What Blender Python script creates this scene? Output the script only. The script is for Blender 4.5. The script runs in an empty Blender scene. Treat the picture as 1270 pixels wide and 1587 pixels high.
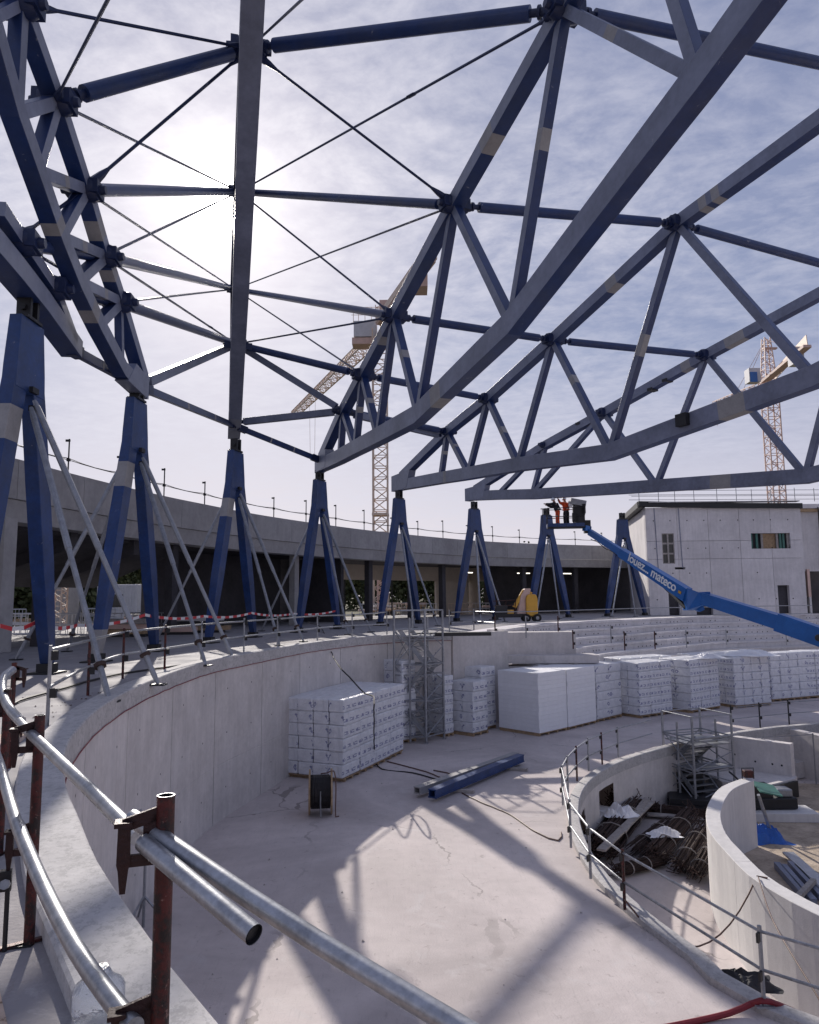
import bpy, bmesh, math, random
import numpy as np
from mathutils import Vector, Matrix
random.seed(7); RNG = random.Random(11)
SC = bpy.context.scene; COL = SC.collection
R = math.radians
# ------------------------------------------------------------------ camera
F, PITCH, ROLL, EYE = 1122., R(6.7), R(-.55), 1.6
_cp, _sp, _cr, _sr = math.cos(PITCH), math.sin(PITCH), math.cos(ROLL), math.sin(ROLL)
FW = Vector((0, _cp, _sp)); _u = Vector((0, -_sp, _cp)); _r = Vector((1, 0, 0))
RI = _r*_cr + _u*_sr; UP = -_r*_sr + _u*_cr
cam = bpy.data.objects.new('camera', bpy.data.cameras.new('camera')); COL.objects.link(cam)
m = Matrix((RI, UP, -FW)).transposed().to_4x4(); m.translation = Vector((0, 0, EYE)); cam.matrix_world = m
cam.data.sensor_fit = 'HORIZONTAL'; cam.data.sensor_width = 36; cam.data.lens = 36*F/1270
cam.data.clip_start = .05; cam.data.clip_end = 6000; SC.camera = cam
def ray(x, y): return FW*F + RI*(x-635) - UP*(y-793.5)
def G(x, y, z):                      # survey helper: where the sight line of a photo point meets level z
    d = ray(x, y); k = (z-EYE)/d.z; return Vector((d.x*k, d.y*k, z))
def D(x, y, Y):                      # ... meets the distance Y
    d = ray(x, y); k = Y/d.y; return Vector((d.x*k, Y, d.z*k+EYE))
# ------------------------------------------------------------------ world, sun
SUN_AZ, SUN_EL = -15.6, 29.4         # degrees, azimuth from +Y towards +X
w = bpy.data.worlds.new('World'); SC.world = w; w.use_nodes = True
sd = Vector((math.sin(R(SUN_AZ))*math.cos(R(SUN_EL)), math.cos(R(SUN_AZ))*math.cos(R(SUN_EL)), math.sin(R(SUN_EL))))
V3 = Vector
class NT:
    def __init__(s, t): s.t = t; s.n = t.nodes; s.l = t.links
    def node(s, typ, **k):
        n = s.n.new(typ)
        for a, v in k.items():
            if a == 'inp':
                for i, x in v.items():
                    if hasattr(x, 'is_linked') or isinstance(x, bpy.types.NodeSocket): s.l.new(x, n.inputs[i])
                    else: n.inputs[i].default_value = x
            else: setattr(n, a, v)
        return n
    def math(s, op, a, b=None, c=None, clamp=False):
        d = {0: a}
        if b is not None: d[1] = b
        if c is not None: d[2] = c
        return s.node('ShaderNodeMath', operation=op, use_clamp=clamp, inp=d).outputs[0]
    def vmath(s, op, a, b=None, out=0):
        d = {0: a}
        if b is not None: d[1] = b
        return s.node('ShaderNodeVectorMath', operation=op, inp=d).outputs[out]
    def mix(s, fac, a, b, mode='MIX'):
        return s.node('ShaderNodeMix', data_type='RGBA', blend_type=mode, inp={0: fac, 6: a, 7: b}).outputs[2]
    def ramp(s, v, stops, interp='LINEAR'):
        n = s.node('ShaderNodeValToRGB'); n.color_ramp.interpolation = interp; e = n.color_ramp.elements
        while len(e) < len(stops): e.new(.5)
        for k, (p, c) in zip(e, stops):
            k.position = p; k.color = (*c, 1) if isinstance(c, tuple) else (c, c, c, 1)
        s.l.new(v, n.inputs[0]); return n.outputs[0]
    def noise(s, v, scale, detail=4, rough=.55, dist=0, out=0):
        return s.node('ShaderNodeTexNoise', inp={'Vector': v, 'Scale': scale, 'Detail': detail, 'Roughness': rough, 'Distortion': dist}).outputs[out]
t = NT(w.node_tree); t.n.clear()
out = t.node('ShaderNodeOutputWorld'); bg = t.node('ShaderNodeBackground')
t.l.new(bg.outputs[0], out.inputs[0])
sky = t.node('ShaderNodeTexSky', sky_type='NISHITA', sun_disc=False, sun_elevation=R(SUN_EL), sun_rotation=R(SUN_AZ), altitude=100, air_density=1.0, dust_density=1.2, ozone_density=1.5)
gen = t.node('ShaderNodeTexCoord').outputs['Generated']
dirv = t.vmath('NORMALIZE', gen)
sep = t.node('ShaderNodeSeparateXYZ', inp={0: dirv})
zz = t.math('MAXIMUM', sep.outputs[2], .0)
zc = t.math('ADD', zz, .07)
px = t.math('DIVIDE', sep.outputs[0], zc); py = t.math('DIVIDE', sep.outputs[1], zc)
pl = t.node('ShaderNodeCombineXYZ', inp={0: px, 1: py, 2: 0.0}).outputs[0]
# ripples: small puffs; veil: broad streaks
warp = t.noise(pl, 1.3, 3, .5, 0, 1)
pw = t.vmath('ADD', pl, t.vmath('SCALE', t.vmath('SUBTRACT', warp, (.5, .5, .5)), None))
pw.node.inputs[0]; 
t.n[-1]
scl = [n for n in t.n if n.type == 'VECT_MATH' and n.operation == 'SCALE'][0]; scl.inputs[3].default_value = .30
mp = t.node('ShaderNodeMapping', inp={0: pw, 'Rotation': (0, 0, R(25)), 'Scale': (1.0, 1.25, 1)}).outputs[0]
puff = t.noise(mp, 12.5, 7, .64, .0)
puff2 = t.noise(mp, 2.6, 6, .62, .0)
mp2 = t.node('ShaderNodeMapping', inp={0: pw, 'Rotation': (0, 0, R(-50)), 'Scale': (.5, 1.0, 1)}).outputs[0]
veil = t.noise(mp2, .8, 6, .6, .2)
cl = t.math('ADD', t.math('MULTIPLY', puff, .62), t.math('MULTIPLY', puff2, .38))
cl = t.ramp(cl, [(.40, 0.0), (.63, 1.0)])
vl = t.ramp(veil, [(.25, 0.0), (.75, 1.0)])
sund = t.vmath('DOT_PRODUCT', dirv, tuple(sd), out=1)
ang = t.math('ARCCOSINE', t.math('MINIMUM', sund, .99999))
near = t.math('EXPONENT', t.math('MULTIPLY', ang, -2.6))        # broad forward scattering
glow = t.math('EXPONENT', t.math('MULTIPLY', ang, -14.0))
disc = t.math('EXPONENT', t.math('MULTIPLY', ang, -92.0))
dens = t.math('MULTIPLY', t.math('ADD', t.math('MULTIPLY', t.math('MULTIPLY', cl, t.math('ADD', t.math('MULTIPLY', vl, .7), .42)), .80), t.math('MULTIPLY', vl, .22)), t.math('ADD', .48, t.math('MULTIPLY', near, .75)), clamp=True)
skyc = t.node('ShaderNodeVectorMath', operation='SCALE', inp={0: sky.outputs[0], 3: .055}).outputs[0]
skyc = t.mix(.66, skyc, (.160, .18, .295, 1))                      # thin high overcast in front of the blue
zlow = t.math('SUBTRACT', 1.0, t.math('MULTIPLY', zz, 3.2), clamp=True)
skyc = t.mix(t.math('MULTIPLY', zlow, .75), skyc, (.60, .54, .57, 1))
ccol = t.mix(near, (.36, .37, .455, 1), (.66, .63, .65, 1))
body = t.mix(dens, skyc, ccol)
gl = t.math('ADD', t.math('MULTIPLY', glow, .26), t.math('MULTIPLY', disc, 34.0))
gl3 = t.node('ShaderNodeVectorMath', operation='SCALE', inp={0: (1, .97, .96), 3: gl}).outputs[0]
fin = t.vmath('ADD', body, gl3)
t.l.new(fin, bg.inputs[0]); bg.inputs[1].default_value = 1.0
sun = bpy.data.objects.new('sun', bpy.data.lights.new('sun', 'SUN')); COL.objects.link(sun)
sun.data.energy = 3.05; sun.data.angle = R(.7); sun.data.color = (1, .93, .85)
_a, _e = R(-19.0), R(28.0); sun.rotation_euler = V3((math.sin(_a)*math.cos(_e), math.cos(_a)*math.cos(_e), math.sin(_e))).to_track_quat('Z', 'Y').to_euler()
SC.view_settings.view_transform = 'Standard'; SC.view_settings.look = 'None'
SC.view_settings.exposure = .70; SC.view_settings.gamma = 1; SC.view_settings.use_curve_mapping = False
# ------------------------------------------------------------------ materials
M = {}
def mat(name, col, rough=.7, metal=0, var=.15, scale=3., bump=.15, bscale=40., spec=.5, extra=None):
    if 'concrete' in name or name in ('sand', 'ground'): spec = .18; rough = max(rough, .8)
    a = bpy.data.materials.new(name); a.use_nodes = True; n = NT(a.node_tree)
    b = a.node_tree.nodes['Principled BSDF']; b.inputs['Roughness'].default_value = rough; b.inputs['Metallic'].default_value = metal
    b.inputs['Specular IOR Level'].default_value = spec
    tc = n.node('ShaderNodeTexCoord').outputs['Object']
    oi = n.node('ShaderNodeObjectInfo').outputs['Random']
    v1 = n.noise(tc, scale, 6, .6); v2 = n.noise(tc, scale*7, 4, .6)
    k = n.math('ADD', n.math('MULTIPLY', v1, .65), n.math('MULTIPLY', v2, .35))
    k = n.math('ADD', k, n.math('MULTIPLY', n.math('SUBTRACT', oi, .5), .12))
    lo = tuple(c*(1-var*1.6) for c in col); hi = tuple(min(1, c*(1+var*1.4)) for c in col)
    c = n.ramp(k, [(.3, lo), (.7, hi)])
    if extra: c = extra(n, tc, c, b)
    n.l.new(c, b.inputs['Base Color'])
    if bump:
        h = n.noise(tc, bscale, 4, .6)
        bp = n.node('ShaderNodeBump', inp={'Strength': bump, 'Distance': .02, 'Height': h}); n.l.new(bp.outputs[0], b.inputs['Normal'])
    M[name] = a; return a
def streaks(n, tc, c, b):            # rain and formwork marks on cast concrete
    mp = n.node('ShaderNodeMapping', inp={0: tc, 'Scale': (3.5, 3.5, .35)}).outputs[0]
    s = n.ramp(n.noise(mp, 1.6, 6, .65), [(.38, .0), (.72, 1.)])
    c = n.mix(n.math('MULTIPLY', s, .20), c, (.22, .22, .23, 1))
    s2 = n.ramp(n.noise(tc, .7, 5, .7, .6), [(.52, .0), (.66, 1.)])
    return n.mix(n.math('MULTIPLY', s2, .22), c, (.58, .57, .58, 1))
def floorx(n, tc, c, b):
    a1 = n.ramp(n.noise(tc, .22, 7, .62, .8), [(.42, .0), (.62, 1.)])
    c = n.mix(n.math('MULTIPLY', a1, .48), c, (.31, .275, .27, 1))
    a2 = n.ramp(n.noise(tc, 1.1, 8, .7, 1.2), [(.56, .0), (.66, 1.)])
    c = n.mix(n.math('MULTIPLY', a2, .38), c, (.60, .57, .56, 1))
    a3 = n.ramp(n.noise(tc, 5.5, 5, .75, .5), [(.60, .0), (.68, 1.)])
    c = n.mix(n.math('MULTIPLY', a3, .42), c, (.24, .20, .19, 1))
    mp = n.node('ShaderNodeMapping', inp={0: tc, 'Rotation': (0, 0, R(35)), 'Scale': (18., 1.2, 1)}).outputs[0]
    a4 = n.ramp(n.noise(mp, 1.3, 5, .7), [(.55, .0), (.75, 1.)])
    c = n.mix(n.math('MULTIPLY', a4, .30), c, (.30, .28, .28, 1))
    n.l.new(n.ramp(n.noise(tc, 1.0, 5, .6), [(.3, .68), (.7, .9)]), b.inputs['Roughness'])
    vo = n.node('ShaderNodeTexVoronoi', feature='DISTANCE_TO_EDGE', inp={0: n.vmath('ADD', tc, n.vmath('MULTIPLY', n.noise(tc, .9, 4, .6, 0, 1), (1.2, 1.2, 0))), 2: .16}).outputs[0]
    cr = n.math('MULTIPLY', n.math('LESS_THAN', vo, .0035), n.ramp(n.noise(tc, .35, 3, .5), [(.5, .0), (.6, .6)]))
    return n.mix(cr, c, (.16, .14, .13, 1))
def rustx(n, tc, c, b):
    s = n.ramp(n.noise(tc, 16, 7, .75), [(.46, .0), (.56, 1.)])
    c = n.mix(s, c, (.018, .010, .010, 1))
    s = n.ramp(n.noise(tc, 41, 5, .7), [(.62, .0), (.66, 1.)])
    return n.mix(s, c, (.22, .13, .11, 1))
def scuff(n, tc, c, b):              # scratches and chips through blue paint
    s = n.ramp(n.noise(tc, 3.2, 8, .75, .4), [(.655, .0), (.675, 1.)])
    c = n.mix(n.math('MULTIPLY', s, .6), c, (.34, .35, .40, 1))
    s = n.ramp(n.noise(tc, .8, 4, .6), [(.4, .0), (.7, 1.)])
    return n.mix(n.math('MULTIPLY', s, .25), c, (.10, .11, .14, 1))
def copx(n, tc, c, b):               # worn top of the coping: smooth film flaking to bare paste
    mp = n.node('ShaderNodeMapping', inp={0: tc, 'Scale': (1, .8, 1)}).outputs[0]
    s = n.ramp(n.noise(mp, 11, 10, .85, .0), [(.515, .0), (.54, 1.)])
    c = n.mix(n.math('MULTIPLY', s, .45), c, (.24, .235, .235, 1))
    return c
mat('wall_concrete', (.62, .585, .57), .8, 0, .12, 1.1, .25, 30, extra=streaks)
mat('ring_concrete', (.38, .37, .37), .85, 0, .14, .8, .2, 25, extra=streaks)
mat('facade_concrete', (.66, .63, .63), .85, 0, .12, .6, .2, 20, extra=streaks)
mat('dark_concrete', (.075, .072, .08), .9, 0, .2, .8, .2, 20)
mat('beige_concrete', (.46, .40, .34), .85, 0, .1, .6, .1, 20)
mat('white_concrete', (.66, .64, .63), .75, 0, .07, .8, .15, 30, extra=streaks)
mat('coping_concrete', (.47, .455, .45), .5, 0, .12, 2.5, .2, 25, extra=copx)
mat('floor_concrete', (.62, .555, .535), .7, 0, .10, .5, .3, 30, extra=floorx)
mat('terrace_concrete', (.27, .265, .28), .7, 0, .12, .6, .3, 30, extra=floorx)  # darkened throughout: shade missing on the terrace is put into its colour
mat('near_concrete', (.50, .385, .31), .8, 0, .14, 3., .4, 60, extra=lambda n, tc, c, b: n.mix(n.ramp(n.noise(tc, 9, 7, .75), [(.57, .0), (.66, 1.)]), c, (.20, .13, .09, 1)))
mat('sand', (.42, .345, .27), .95, 0, .3, 1.6, .8, 14)
mat('ground', (.10, .095, .06), .95, 0, .3, .15, .3, 5)
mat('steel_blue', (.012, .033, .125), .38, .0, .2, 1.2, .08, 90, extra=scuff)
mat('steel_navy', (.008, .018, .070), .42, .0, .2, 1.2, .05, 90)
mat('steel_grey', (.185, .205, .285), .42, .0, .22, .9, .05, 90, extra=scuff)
mat('primer', (.30, .29, .29), .6, 0, .12, 3, .05, 60)
mat('frame_blue', (.007, .037, .150), .42, .0, .32, 1.5, .08, 60, extra=scuff)
mat('black_steel', (.012, .012, .015), .5, .0, .2, 5, .1, 60)
mat('galvanised', (.36, .37, .39), .40, .80, .28, 11, .04, 25, extra=lambda n, tc, c, b: n.mix(n.ramp(n.noise(tc, 28, 6, .75), [(.62, .0), (.68, .8)]), c, (.42, .41, .40, 1)))
mat('bracket_steel', (.030, .010, .010), .5, .3, .3, 14, .3, 80)
mat('prop_steel', (.30, .31, .335), .45, .5, .2, 6, .0, 90)
mat('red_steel', (.085, .013, .011), .5, .2, .3, 12, .3, 80, extra=rustx)
mat('aluminium', (.50, .51, .54), .38, .8, .12, 6, .05, 60)
mat('boom_blue', (.02, .13, .42), .35, .0, .12, 1, 0, 10)
mat('letter_white', (.78, .80, .82), .5, .0, .03, 1, 0, 10)
mat('orange_vest', (.80, .085, .02), .8, 0, .15, 12, .3, 40)
mat('dark_cloth', (.02, .02, .028), .9, 0, .2, 12, .2, 40)
mat('skin', (.42, .24, .17), .6, 0, .05, 5, 0, 10)
mat('reflective', (.62, .62, .58), .35, .2, .05, 5, 0, 10)
mat('crane_yellow', (.66, .52, .42), .55, 0, .12, 2, 0, 10)  # yellow and orange paled: glare and haze put into the crane colours
mat('crane_orange', (.60, .42, .36), .55, 0, .12, 2, 0, 10)
mat('crane_white', (.55, .55, .58), .55, 0, .08, 2, 0, 10)
mat('lift_yellow', (.62, .33, .03), .4, 0, .1, 3, 0, 10)
mat('rubber', (.015, .015, .015), .8, 0, .2, 9, .1, 40)
mat('timber', (.36, .25, .15), .8, 0, .25, 6, .2, 30)
mat('old_timber', (.34, .31, .29), .85, 0, .25, 6, .2, 30)
mat('rusty_bar', (.050, .029, .024), .85, 0, .35, 12, .3, 60)
mat('blue_tarp', (.01, .10, .42), .45, 0, .2, 5, .3, 20)
mat('green_sheet', (.05, .16, .13), .5, 0, .2, 5, .1, 20)
mat('eps_white', (.82, .82, .84), .6, 0, .04, 4, .15, 60)
mat('tape_red', (.55, .03, .04), .5, 0, .05, 4, 0, 10)
mat('tape_white', (.75, .75, .76), .5, 0, .04, 4, 0, 10)
mat('hose_red', (.20, .010, .02), .5, 0, .15, 6, .1, 40)
mat('cable_black', (.02, .018, .02), .6, 0, .2, 6, 0, 40)
mat('cable_brown', (.12, .065, .05), .6, 0, .2, 6, 0, 40)
mat('water_plastic', (.75, .80, .88), .10, 0, .06, 8, .5, 12)
M['water_plastic'].node_tree.nodes['Principled BSDF'].inputs['Transmission Weight'].default_value = .8
mat('bark', (.06, .045, .035), .9, 0, .2, 6, .3, 20)
mat('dark_glass', (.02, .022, .025), .12, 0, .1, 4, 0, 10)
def leafx(n, tc, c, b): return n.mix(n.ramp(n.noise(tc, .8, 4, .6), [(.4, .0), (.62, 1.)]), c, (.11, .125, .05, 1))
mat('leaves', (.045, .062, .022), .8, 0, .35, 1.5, 0, 10, extra=leafx)
mat('lit_tube', (.9, .9, .8), .5, 0, 0, 1, 0, 1)
b_ = M['lit_tube'].node_tree.nodes['Principled BSDF']; b_.inputs['Emission Color'].default_value = (1, .93, .8, 1); b_.inputs['Emission Strength'].default_value = 1.6
def printmat(nm='eps_film', flip=False):                      # wrapped foam pack: film with blue printing
    a = bpy.data.materials.new(nm); a.use_nodes = True; n = NT(a.node_tree); b = n.n['Principled BSDF']
    g = n.node('ShaderNodeTexCoord'); ge = n.node('ShaderNodeSeparateXYZ', inp={0: g.outputs['Generated']})
    ns = n.node('ShaderNodeSeparateXYZ', inp={0: n.vmath('ABSOLUTE', g.outputs['Normal'])})
    oi = n.node('ShaderNodeObjectInfo').outputs['Random']
    side = n.math('GREATER_THAN', ns.outputs[0 if flip else 1], .6); end = n.math('GREATER_THAN', ns.outputs[1 if flip else 0], .6)
    y, x, z = (ge.outputs[1], ge.outputs[0], ge.outputs[2]) if flip else (ge.outputs[0], ge.outputs[1], ge.outputs[2])
    def band(v, lo, hi): return n.math('MULTIPLY', n.math('GREATER_THAN', v, lo), n.math('LESS_THAN', v, hi))
    # long side: a line of block letters with a rule under it
    q = n.node('ShaderNodeCombineXYZ', inp={0: n.math('ADD', n.math('MULTIPLY', y, 26), n.math('MULTIPLY', oi, 7)), 1: n.math('MULTIPLY', z, 9), 2: 0.0}).outputs[0]
    gl = n.math('GREATER_THAN', n.node('ShaderNodeTexWhiteNoise', noise_dimensions='2D', inp={0: n.vmath('FLOOR', q)}).outputs[0], .50)
    word = n.math('GREATER_THAN', n.math('SINE', n.math('MULTIPLY', n.math('ADD', y, n.math('MULTIPLY', oi, .3)), 19)), -.62)
    line = n.math('MULTIPLY', n.math('MULTIPLY', gl, word), band(z, .30, .52))
    rule = n.math('MULTIPLY', band(z, .26, .31), word)
    long_ = n.math('MULTIPLY', side, n.math('MAXIMUM', line, rule))
    # short end: a curl mark beside the seam
    dx = n.math('MULTIPLY', n.math('SUBTRACT', x, .86), 1.0); dz = n.math('SUBTRACT', z, .52)
    wob = n.noise(g.outputs['Object'], 16, 3, .7)
    rr = n.math('SQRT', n.math('ADD', n.math('MULTIPLY', dx, n.math('MULTIPLY', dx, 5.)), n.math('MULTIPLY', dz, dz)))
    curl = n.math('MULTIPLY', band(n.math('ADD', rr, n.math('MULTIPLY', wob, .35)), .26, .40), n.math('GREATER_THAN', n.math('ADD', n.math('ADD', dx, n.math('MULTIPLY', dz, .6)), n.math('MULTIPLY', n.math('SUBTRACT', oi, .5), .3)), -.02))
    endm = n.math('MULTIPLY', end, curl)
    k = n.math('MAXIMUM', long_, endm)
    wr = n.ramp(n.noise(g.outputs['Object'], 5, 5, .6), [(.3, (.66, .67, .71)), (.7, (.84, .84, .87))])
    c = n.mix(n.math('MULTIPLY', k, .68), wr, (.02, .035, .22, 1))
    n.l.new(c, b.inputs['Base Color']); b.inputs['Roughness'].default_value = .35
    h = n.noise(g.outputs['Object'], 4, 5, .65, 1.2)
    bp = n.node('ShaderNodeBump', inp={'Strength': .8, 'Distance': .09, 'Height': h}); n.l.new(bp.outputs[0], b.inputs['Normal'])
    M[nm] = a
printmat(); printmat('eps_film_turned', True)
# ------------------------------------------------------------------ builders
def V(*a): return Vector(a)
class MB:
    def __init__(s): s.v = []; s.f = []; s.mi = []; s.mats = []
    def mid(s, m):
        if m not in s.mats: s.mats.append(m)
        return s.mats.index(m)
    def add(s, vs, fs, m):
        k = len(s.v); s.v += [tuple(v) for v in vs]; s.f += [tuple(i+k for i in f) for f in fs]; s.mi += [s.mid(m)]*len(fs); return s
    def box(s, c, sx, sy, sz, m, ax=None, ay=None):
        ax = (ax or V(1, 0, 0)).normalized(); ay = (ay or V(0, 0, 1).cross(ax)).normalized(); az = ax.cross(ay)
        c = V(*c); vs = [c+ax*(i*sx/2)+ay*(j*sy/2)+az*(k*sz/2) for k in (-1, 1) for j in (-1, 1) for i in (-1, 1)]
        return s.add(vs, [(0, 2, 3, 1), (4, 5, 7, 6), (0, 1, 5, 4), (2, 6, 7, 3), (0, 4, 6, 2), (1, 3, 7, 5)], m)
    def loft(s, secs, m, caps=True):     # list of equal-length rings; m may be list per span
        n = len(secs[0]); vs = [v for q in secs for v in q]
        for i in range(len(secs)-1):
            mm = m[i] if isinstance(m, (list, tuple)) else m
            fs = [(i*n+j, i*n+(j+1) % n, (i+1)*n+(j+1) % n, (i+1)*n+j) for j in range(n)]
            if i == 0: k0 = len(s.v); s.v += [tuple(v) for v in vs]
            s.f += [tuple(a+k0 for a in f) for f in fs]; s.mi += [s.mid(mm)]*n
        if caps:
            m0 = m[0] if isinstance(m, (list, tuple)) else m; m1 = m[-1] if isinstance(m, (list, tuple)) else m
            s.f.append(tuple(k0+j for j in reversed(range(n)))); s.mi.append(s.mid(m0))
            s.f.append(tuple(k0+(len(secs)-1)*n+j for j in range(n))); s.mi.append(s.mid(m1))
        return s
    def beam(s, p, q, w, h, m, up=None, cuts=None):
        """bar from p to q, w across, h along up; cuts=[(t, material up to t)]"""
        p, q = V(*p), V(*q); d = (q-p).normalized(); up = up or V(0, 0, 1)
        sd_ = d.cross(up)
        if sd_.length < 1e-4: sd_ = V(1, 0, 0)
        sd_.normalize(); u = sd_.cross(d)
        ring = lambda c: [c-sd_*w/2-u*h/2, c+sd_*w/2-u*h/2, c+sd_*w/2+u*h/2, c-sd_*w/2+u*h/2]
        ts = [0] + [c[0] for c in cuts] if cuts else [0, 1]; ms = [c[1] for c in cuts] if cuts else m
        return s.loft([ring(p+(q-p)*t_) for t_ in ts], ms)
    def tube(s, pts, r, m, n=8, caps=True):
        pts = [V(*p) for p in pts]; secs = []; prev = None
        for i, p in enumerate(pts):
            d = (pts[min(i+1, len(pts)-1)]-pts[max(i-1, 0)]).normalized()
            a = prev if prev is not None else (V(0, 0, 1) if abs(d.z) < .9 else V(1, 0, 0))
            x = (a-d*a.dot(d)).normalized(); prev = x; y = d.cross(x)
            rr = r[i] if isinstance(r, (list, tuple)) else r
            secs.append([p+x*math.cos(2*math.pi*k/n)*rr+y*math.sin(2*math.pi*k/n)*rr for k in range(n)])
        return s.loft(secs, m, caps)
    def build(s, name, parent=None, smooth=False, bevel=0):
        o_ = V(0, 0, 0); q = parent
        while q is not None: o_ = o_ + q.location; q = q.parent
        me = bpy.data.meshes.new(name)
        if parent is None and s.v:
            a = np.array(s.v); c = (a.min(0)+a.max(0))/2; o_ = V(c[0], c[1], a[:, 2].min())
        me.from_pydata([(x-o_.x, y-o_.y, z-o_.z) for x, y, z in s.v], [], s.f)
        for mm in s.mats: me.materials.append(M[mm])
        me.polygons.foreach_set('material_index', s.mi); 
        bm = bmesh.new(); bm.from_mesh(me); bmesh.ops.recalc_face_normals(bm, faces=bm.faces); bm.to_mesh(me); bm.free()
        if smooth:
            me.shade_smooth(); 
            try: me.set_sharp_from_angle(angle=R(40))
            except Exception: pass
        ob = bpy.data.objects.new(name, me); COL.objects.link(ob)
        if parent is None: ob.location = o_
        else: ob.parent = parent
        if bevel:
            b = ob.modifiers.new('edge', 'BEVEL'); b.width = bevel; b.segments = 2; b.limit_method = 'ANGLE'
        return ob
def tag(o, label=None, cat=None, group=None, kind=None):
    if label: o['label'] = label
    if cat: o['category'] = cat
    if group: o['group'] = group
    if kind: o['kind'] = kind
    return o
def thing(name, label, cat, loc=(0, 0, 0), group=None, rz=0):
    o = bpy.data.objects.new(name, None); o.empty_display_size = .2; COL.objects.link(o); o.location = loc; o.rotation_euler.z = rz
    return tag(o, label, cat, group)
def share(src, name, parent, loc, rz=0, scale=None):
    c = src.copy() if src else None; c.name = name; COL.objects.link(c); c.parent = parent; c.location = loc; c.rotation_euler = (0, 0, rz)
    if scale: c.scale = scale
    return c
def spline(P, step, closed=False):
    P = [V(*p) for p in P]; n = len(P); out_ = []
    for i in range(n if closed else n-1):
        g = (lambda k: P[k % n]) if closed else (lambda k: P[max(0, min(n-1, k))])
        a, b, c, d = g(i-1), g(i), g(i+1), g(i+2); k = max(1, int((c-b).length/step))
        for j in range(k):
            t_ = j/k
            out_.append(.5*((2*b)+(c-a)*t_+(2*a-5*b+4*c-d)*t_*t_+(3*b-a-3*c+d)*t_**3))
    if not closed: out_.append(P[-1])
    return out_
def normals(path):                    # horizontal normal to the left of travel
    r_ = []
    for i in range(len(path)):
        d = path[min(i+1, len(path)-1)]-path[max(i-1, 0)]; r_.append(V(-d.y, d.x, 0).normalized())
    return r_
def sweep(mb, path, nr, sec, m):      # sec: [(offset along normal, z)]
    mb.loft([[V(p.x+n_.x*o_, p.y+n_.y*o_, z) for o_, z in sec] for p, n_ in zip(path, nr)], m); return mb
def resample(path, step):
    o_ = [path[0]]; acc = 0
    for a, b in zip(path, path[1:]):
        L = (b-a).length; s_ = step-acc
        while s_ <= L:
            o_.append(a+(b-a)*(s_/L)); s_ += step
        acc = (acc+L) % step
    return o_
def sag(p, q, drop, n=10): return [V(*p)+(V(*q)-V(*p))*(i/n)-V(0, 0, drop*4*(i/n)*(1-i/n)) for i in range(n+1)]
# ------------------------------------------------------------------ the levels
PF, TR = -3.9, -5.7                   # pit floor, trench floor
E_px = [(333, 1587), (252, 1489), (195, 1408), (145, 1332), (115, 1259), (98, 1215), (97, 1167), (115, 1133), (161, 1091), (229, 1056), (317, 1026), (400, 1010), (480, 996.5), (560, 987.5), (640, 982.5), (700, 981)]
E1 = [G(x, y, .1) for x, y in E_px]; E1 = [V(1.2, 1.45, .1), V(.3, 1.75, .1)] + E1
E2 = [G(755, 975, 0), G(830, 966, 0), G(930, 961, 0), G(1040, 956, 0), G(1150, 953.5, 0), G(1270, 950, 0)]
E_out = [V(42, 55, 0), V(52, 36, 0), V(46, 12, 0), V(30, -4, 0), V(16, -7, 0), V(7, -3.5, 0), V(3.2, .2, 0)]
path_w = spline(E1, .35)              # the curved wall, from the camera round to the stair tower
path_b = spline(E2+[V(34, 58, 0)], .8)
loopE = [V(p.x, p.y, 0) for p in spline([V(p.x, p.y, 0) for p in E1[2:]]+[V(p.x, p.y, 0) for p in E2]+E_out+[V(p.x, p.y, 0) for p in E1[:2]], 1.0, True)]
I_px = [(1185, 1560), (1075, 1485), (969, 1410), (916, 1362), (886, 1314), (872, 1258), (881, 1229), (895, 1211), (913, 1196), (934, 1185), (959, 1174), (1013, 1157), (1070, 1144), (1135, 1133), (1179, 1128), (1224, 1123.5)]
I1 = [G(x, y, PF+.12) for x, y in I_px]
for _ in range(2): I1 = [I1[0]]+[(a+b*2+c)/4 for a, b, c in zip(I1, I1[1:], I1[2:])]+[I1[-1]]
Z0 = lambda p, z: V(p.x, p.y, z)
loopI = [Z0(p, PF) for p in spline([Z0(p, 0) for p in I1]+[V(20, 31.5, 0), V(27, 28, 0), V(29, 19, 0), V(24, 10, 0), V(15, 6, 0), V(8.5, 6.4, 0)], .8, True)]
Q = V(12, 17, 0)
def ray_hit(loop, a):
    d = V(math.cos(a), math.sin(a), 0); best = None
    for p, q in zip(loop, loop[1:]+loop[:1]):
        e = q-p; den = d.x*e.y-d.y*e.x
        if abs(den) < 1e-9: continue
        t_ = ((p.x-Q.x)*e.y-(p.y-Q.y)*e.x)/den; u_ = ((p.x-Q.x)*d.y-(p.y-Q.y)*d.x)/den
        if t_ > 0 and -1e-6 <= u_ <= 1+1e-6 and (best is None or t_ > best): best = t_
    return Q+d*best
def annulus(name, inner, outer, z, m, rings=1, n=240):
    mb = MB(); vs = []; 
    for i in range(n):
        a = 2*math.pi*i/n; p, q = inner(a), outer(a)
        for k in range(rings+1): c = p+(q-p)*(k/rings); vs.append((c.x, c.y, z))
    fs = []; r_ = rings+1
    for i in range(n):
        j = (i+1) % n
        for k in range(rings): fs.append((i*r_+k, i*r_+k+1, j*r_+k+1, j*r_+k))
    mb.add(vs, fs, m); return tag(mb.build(name), kind='structure')
annulus('pit_floor', lambda a: ray_hit(loopI, a), lambda a: ray_hit(loopE, a)+V(math.cos(a), math.sin(a), 0)*.3, PF, 'floor_concrete')
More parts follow.
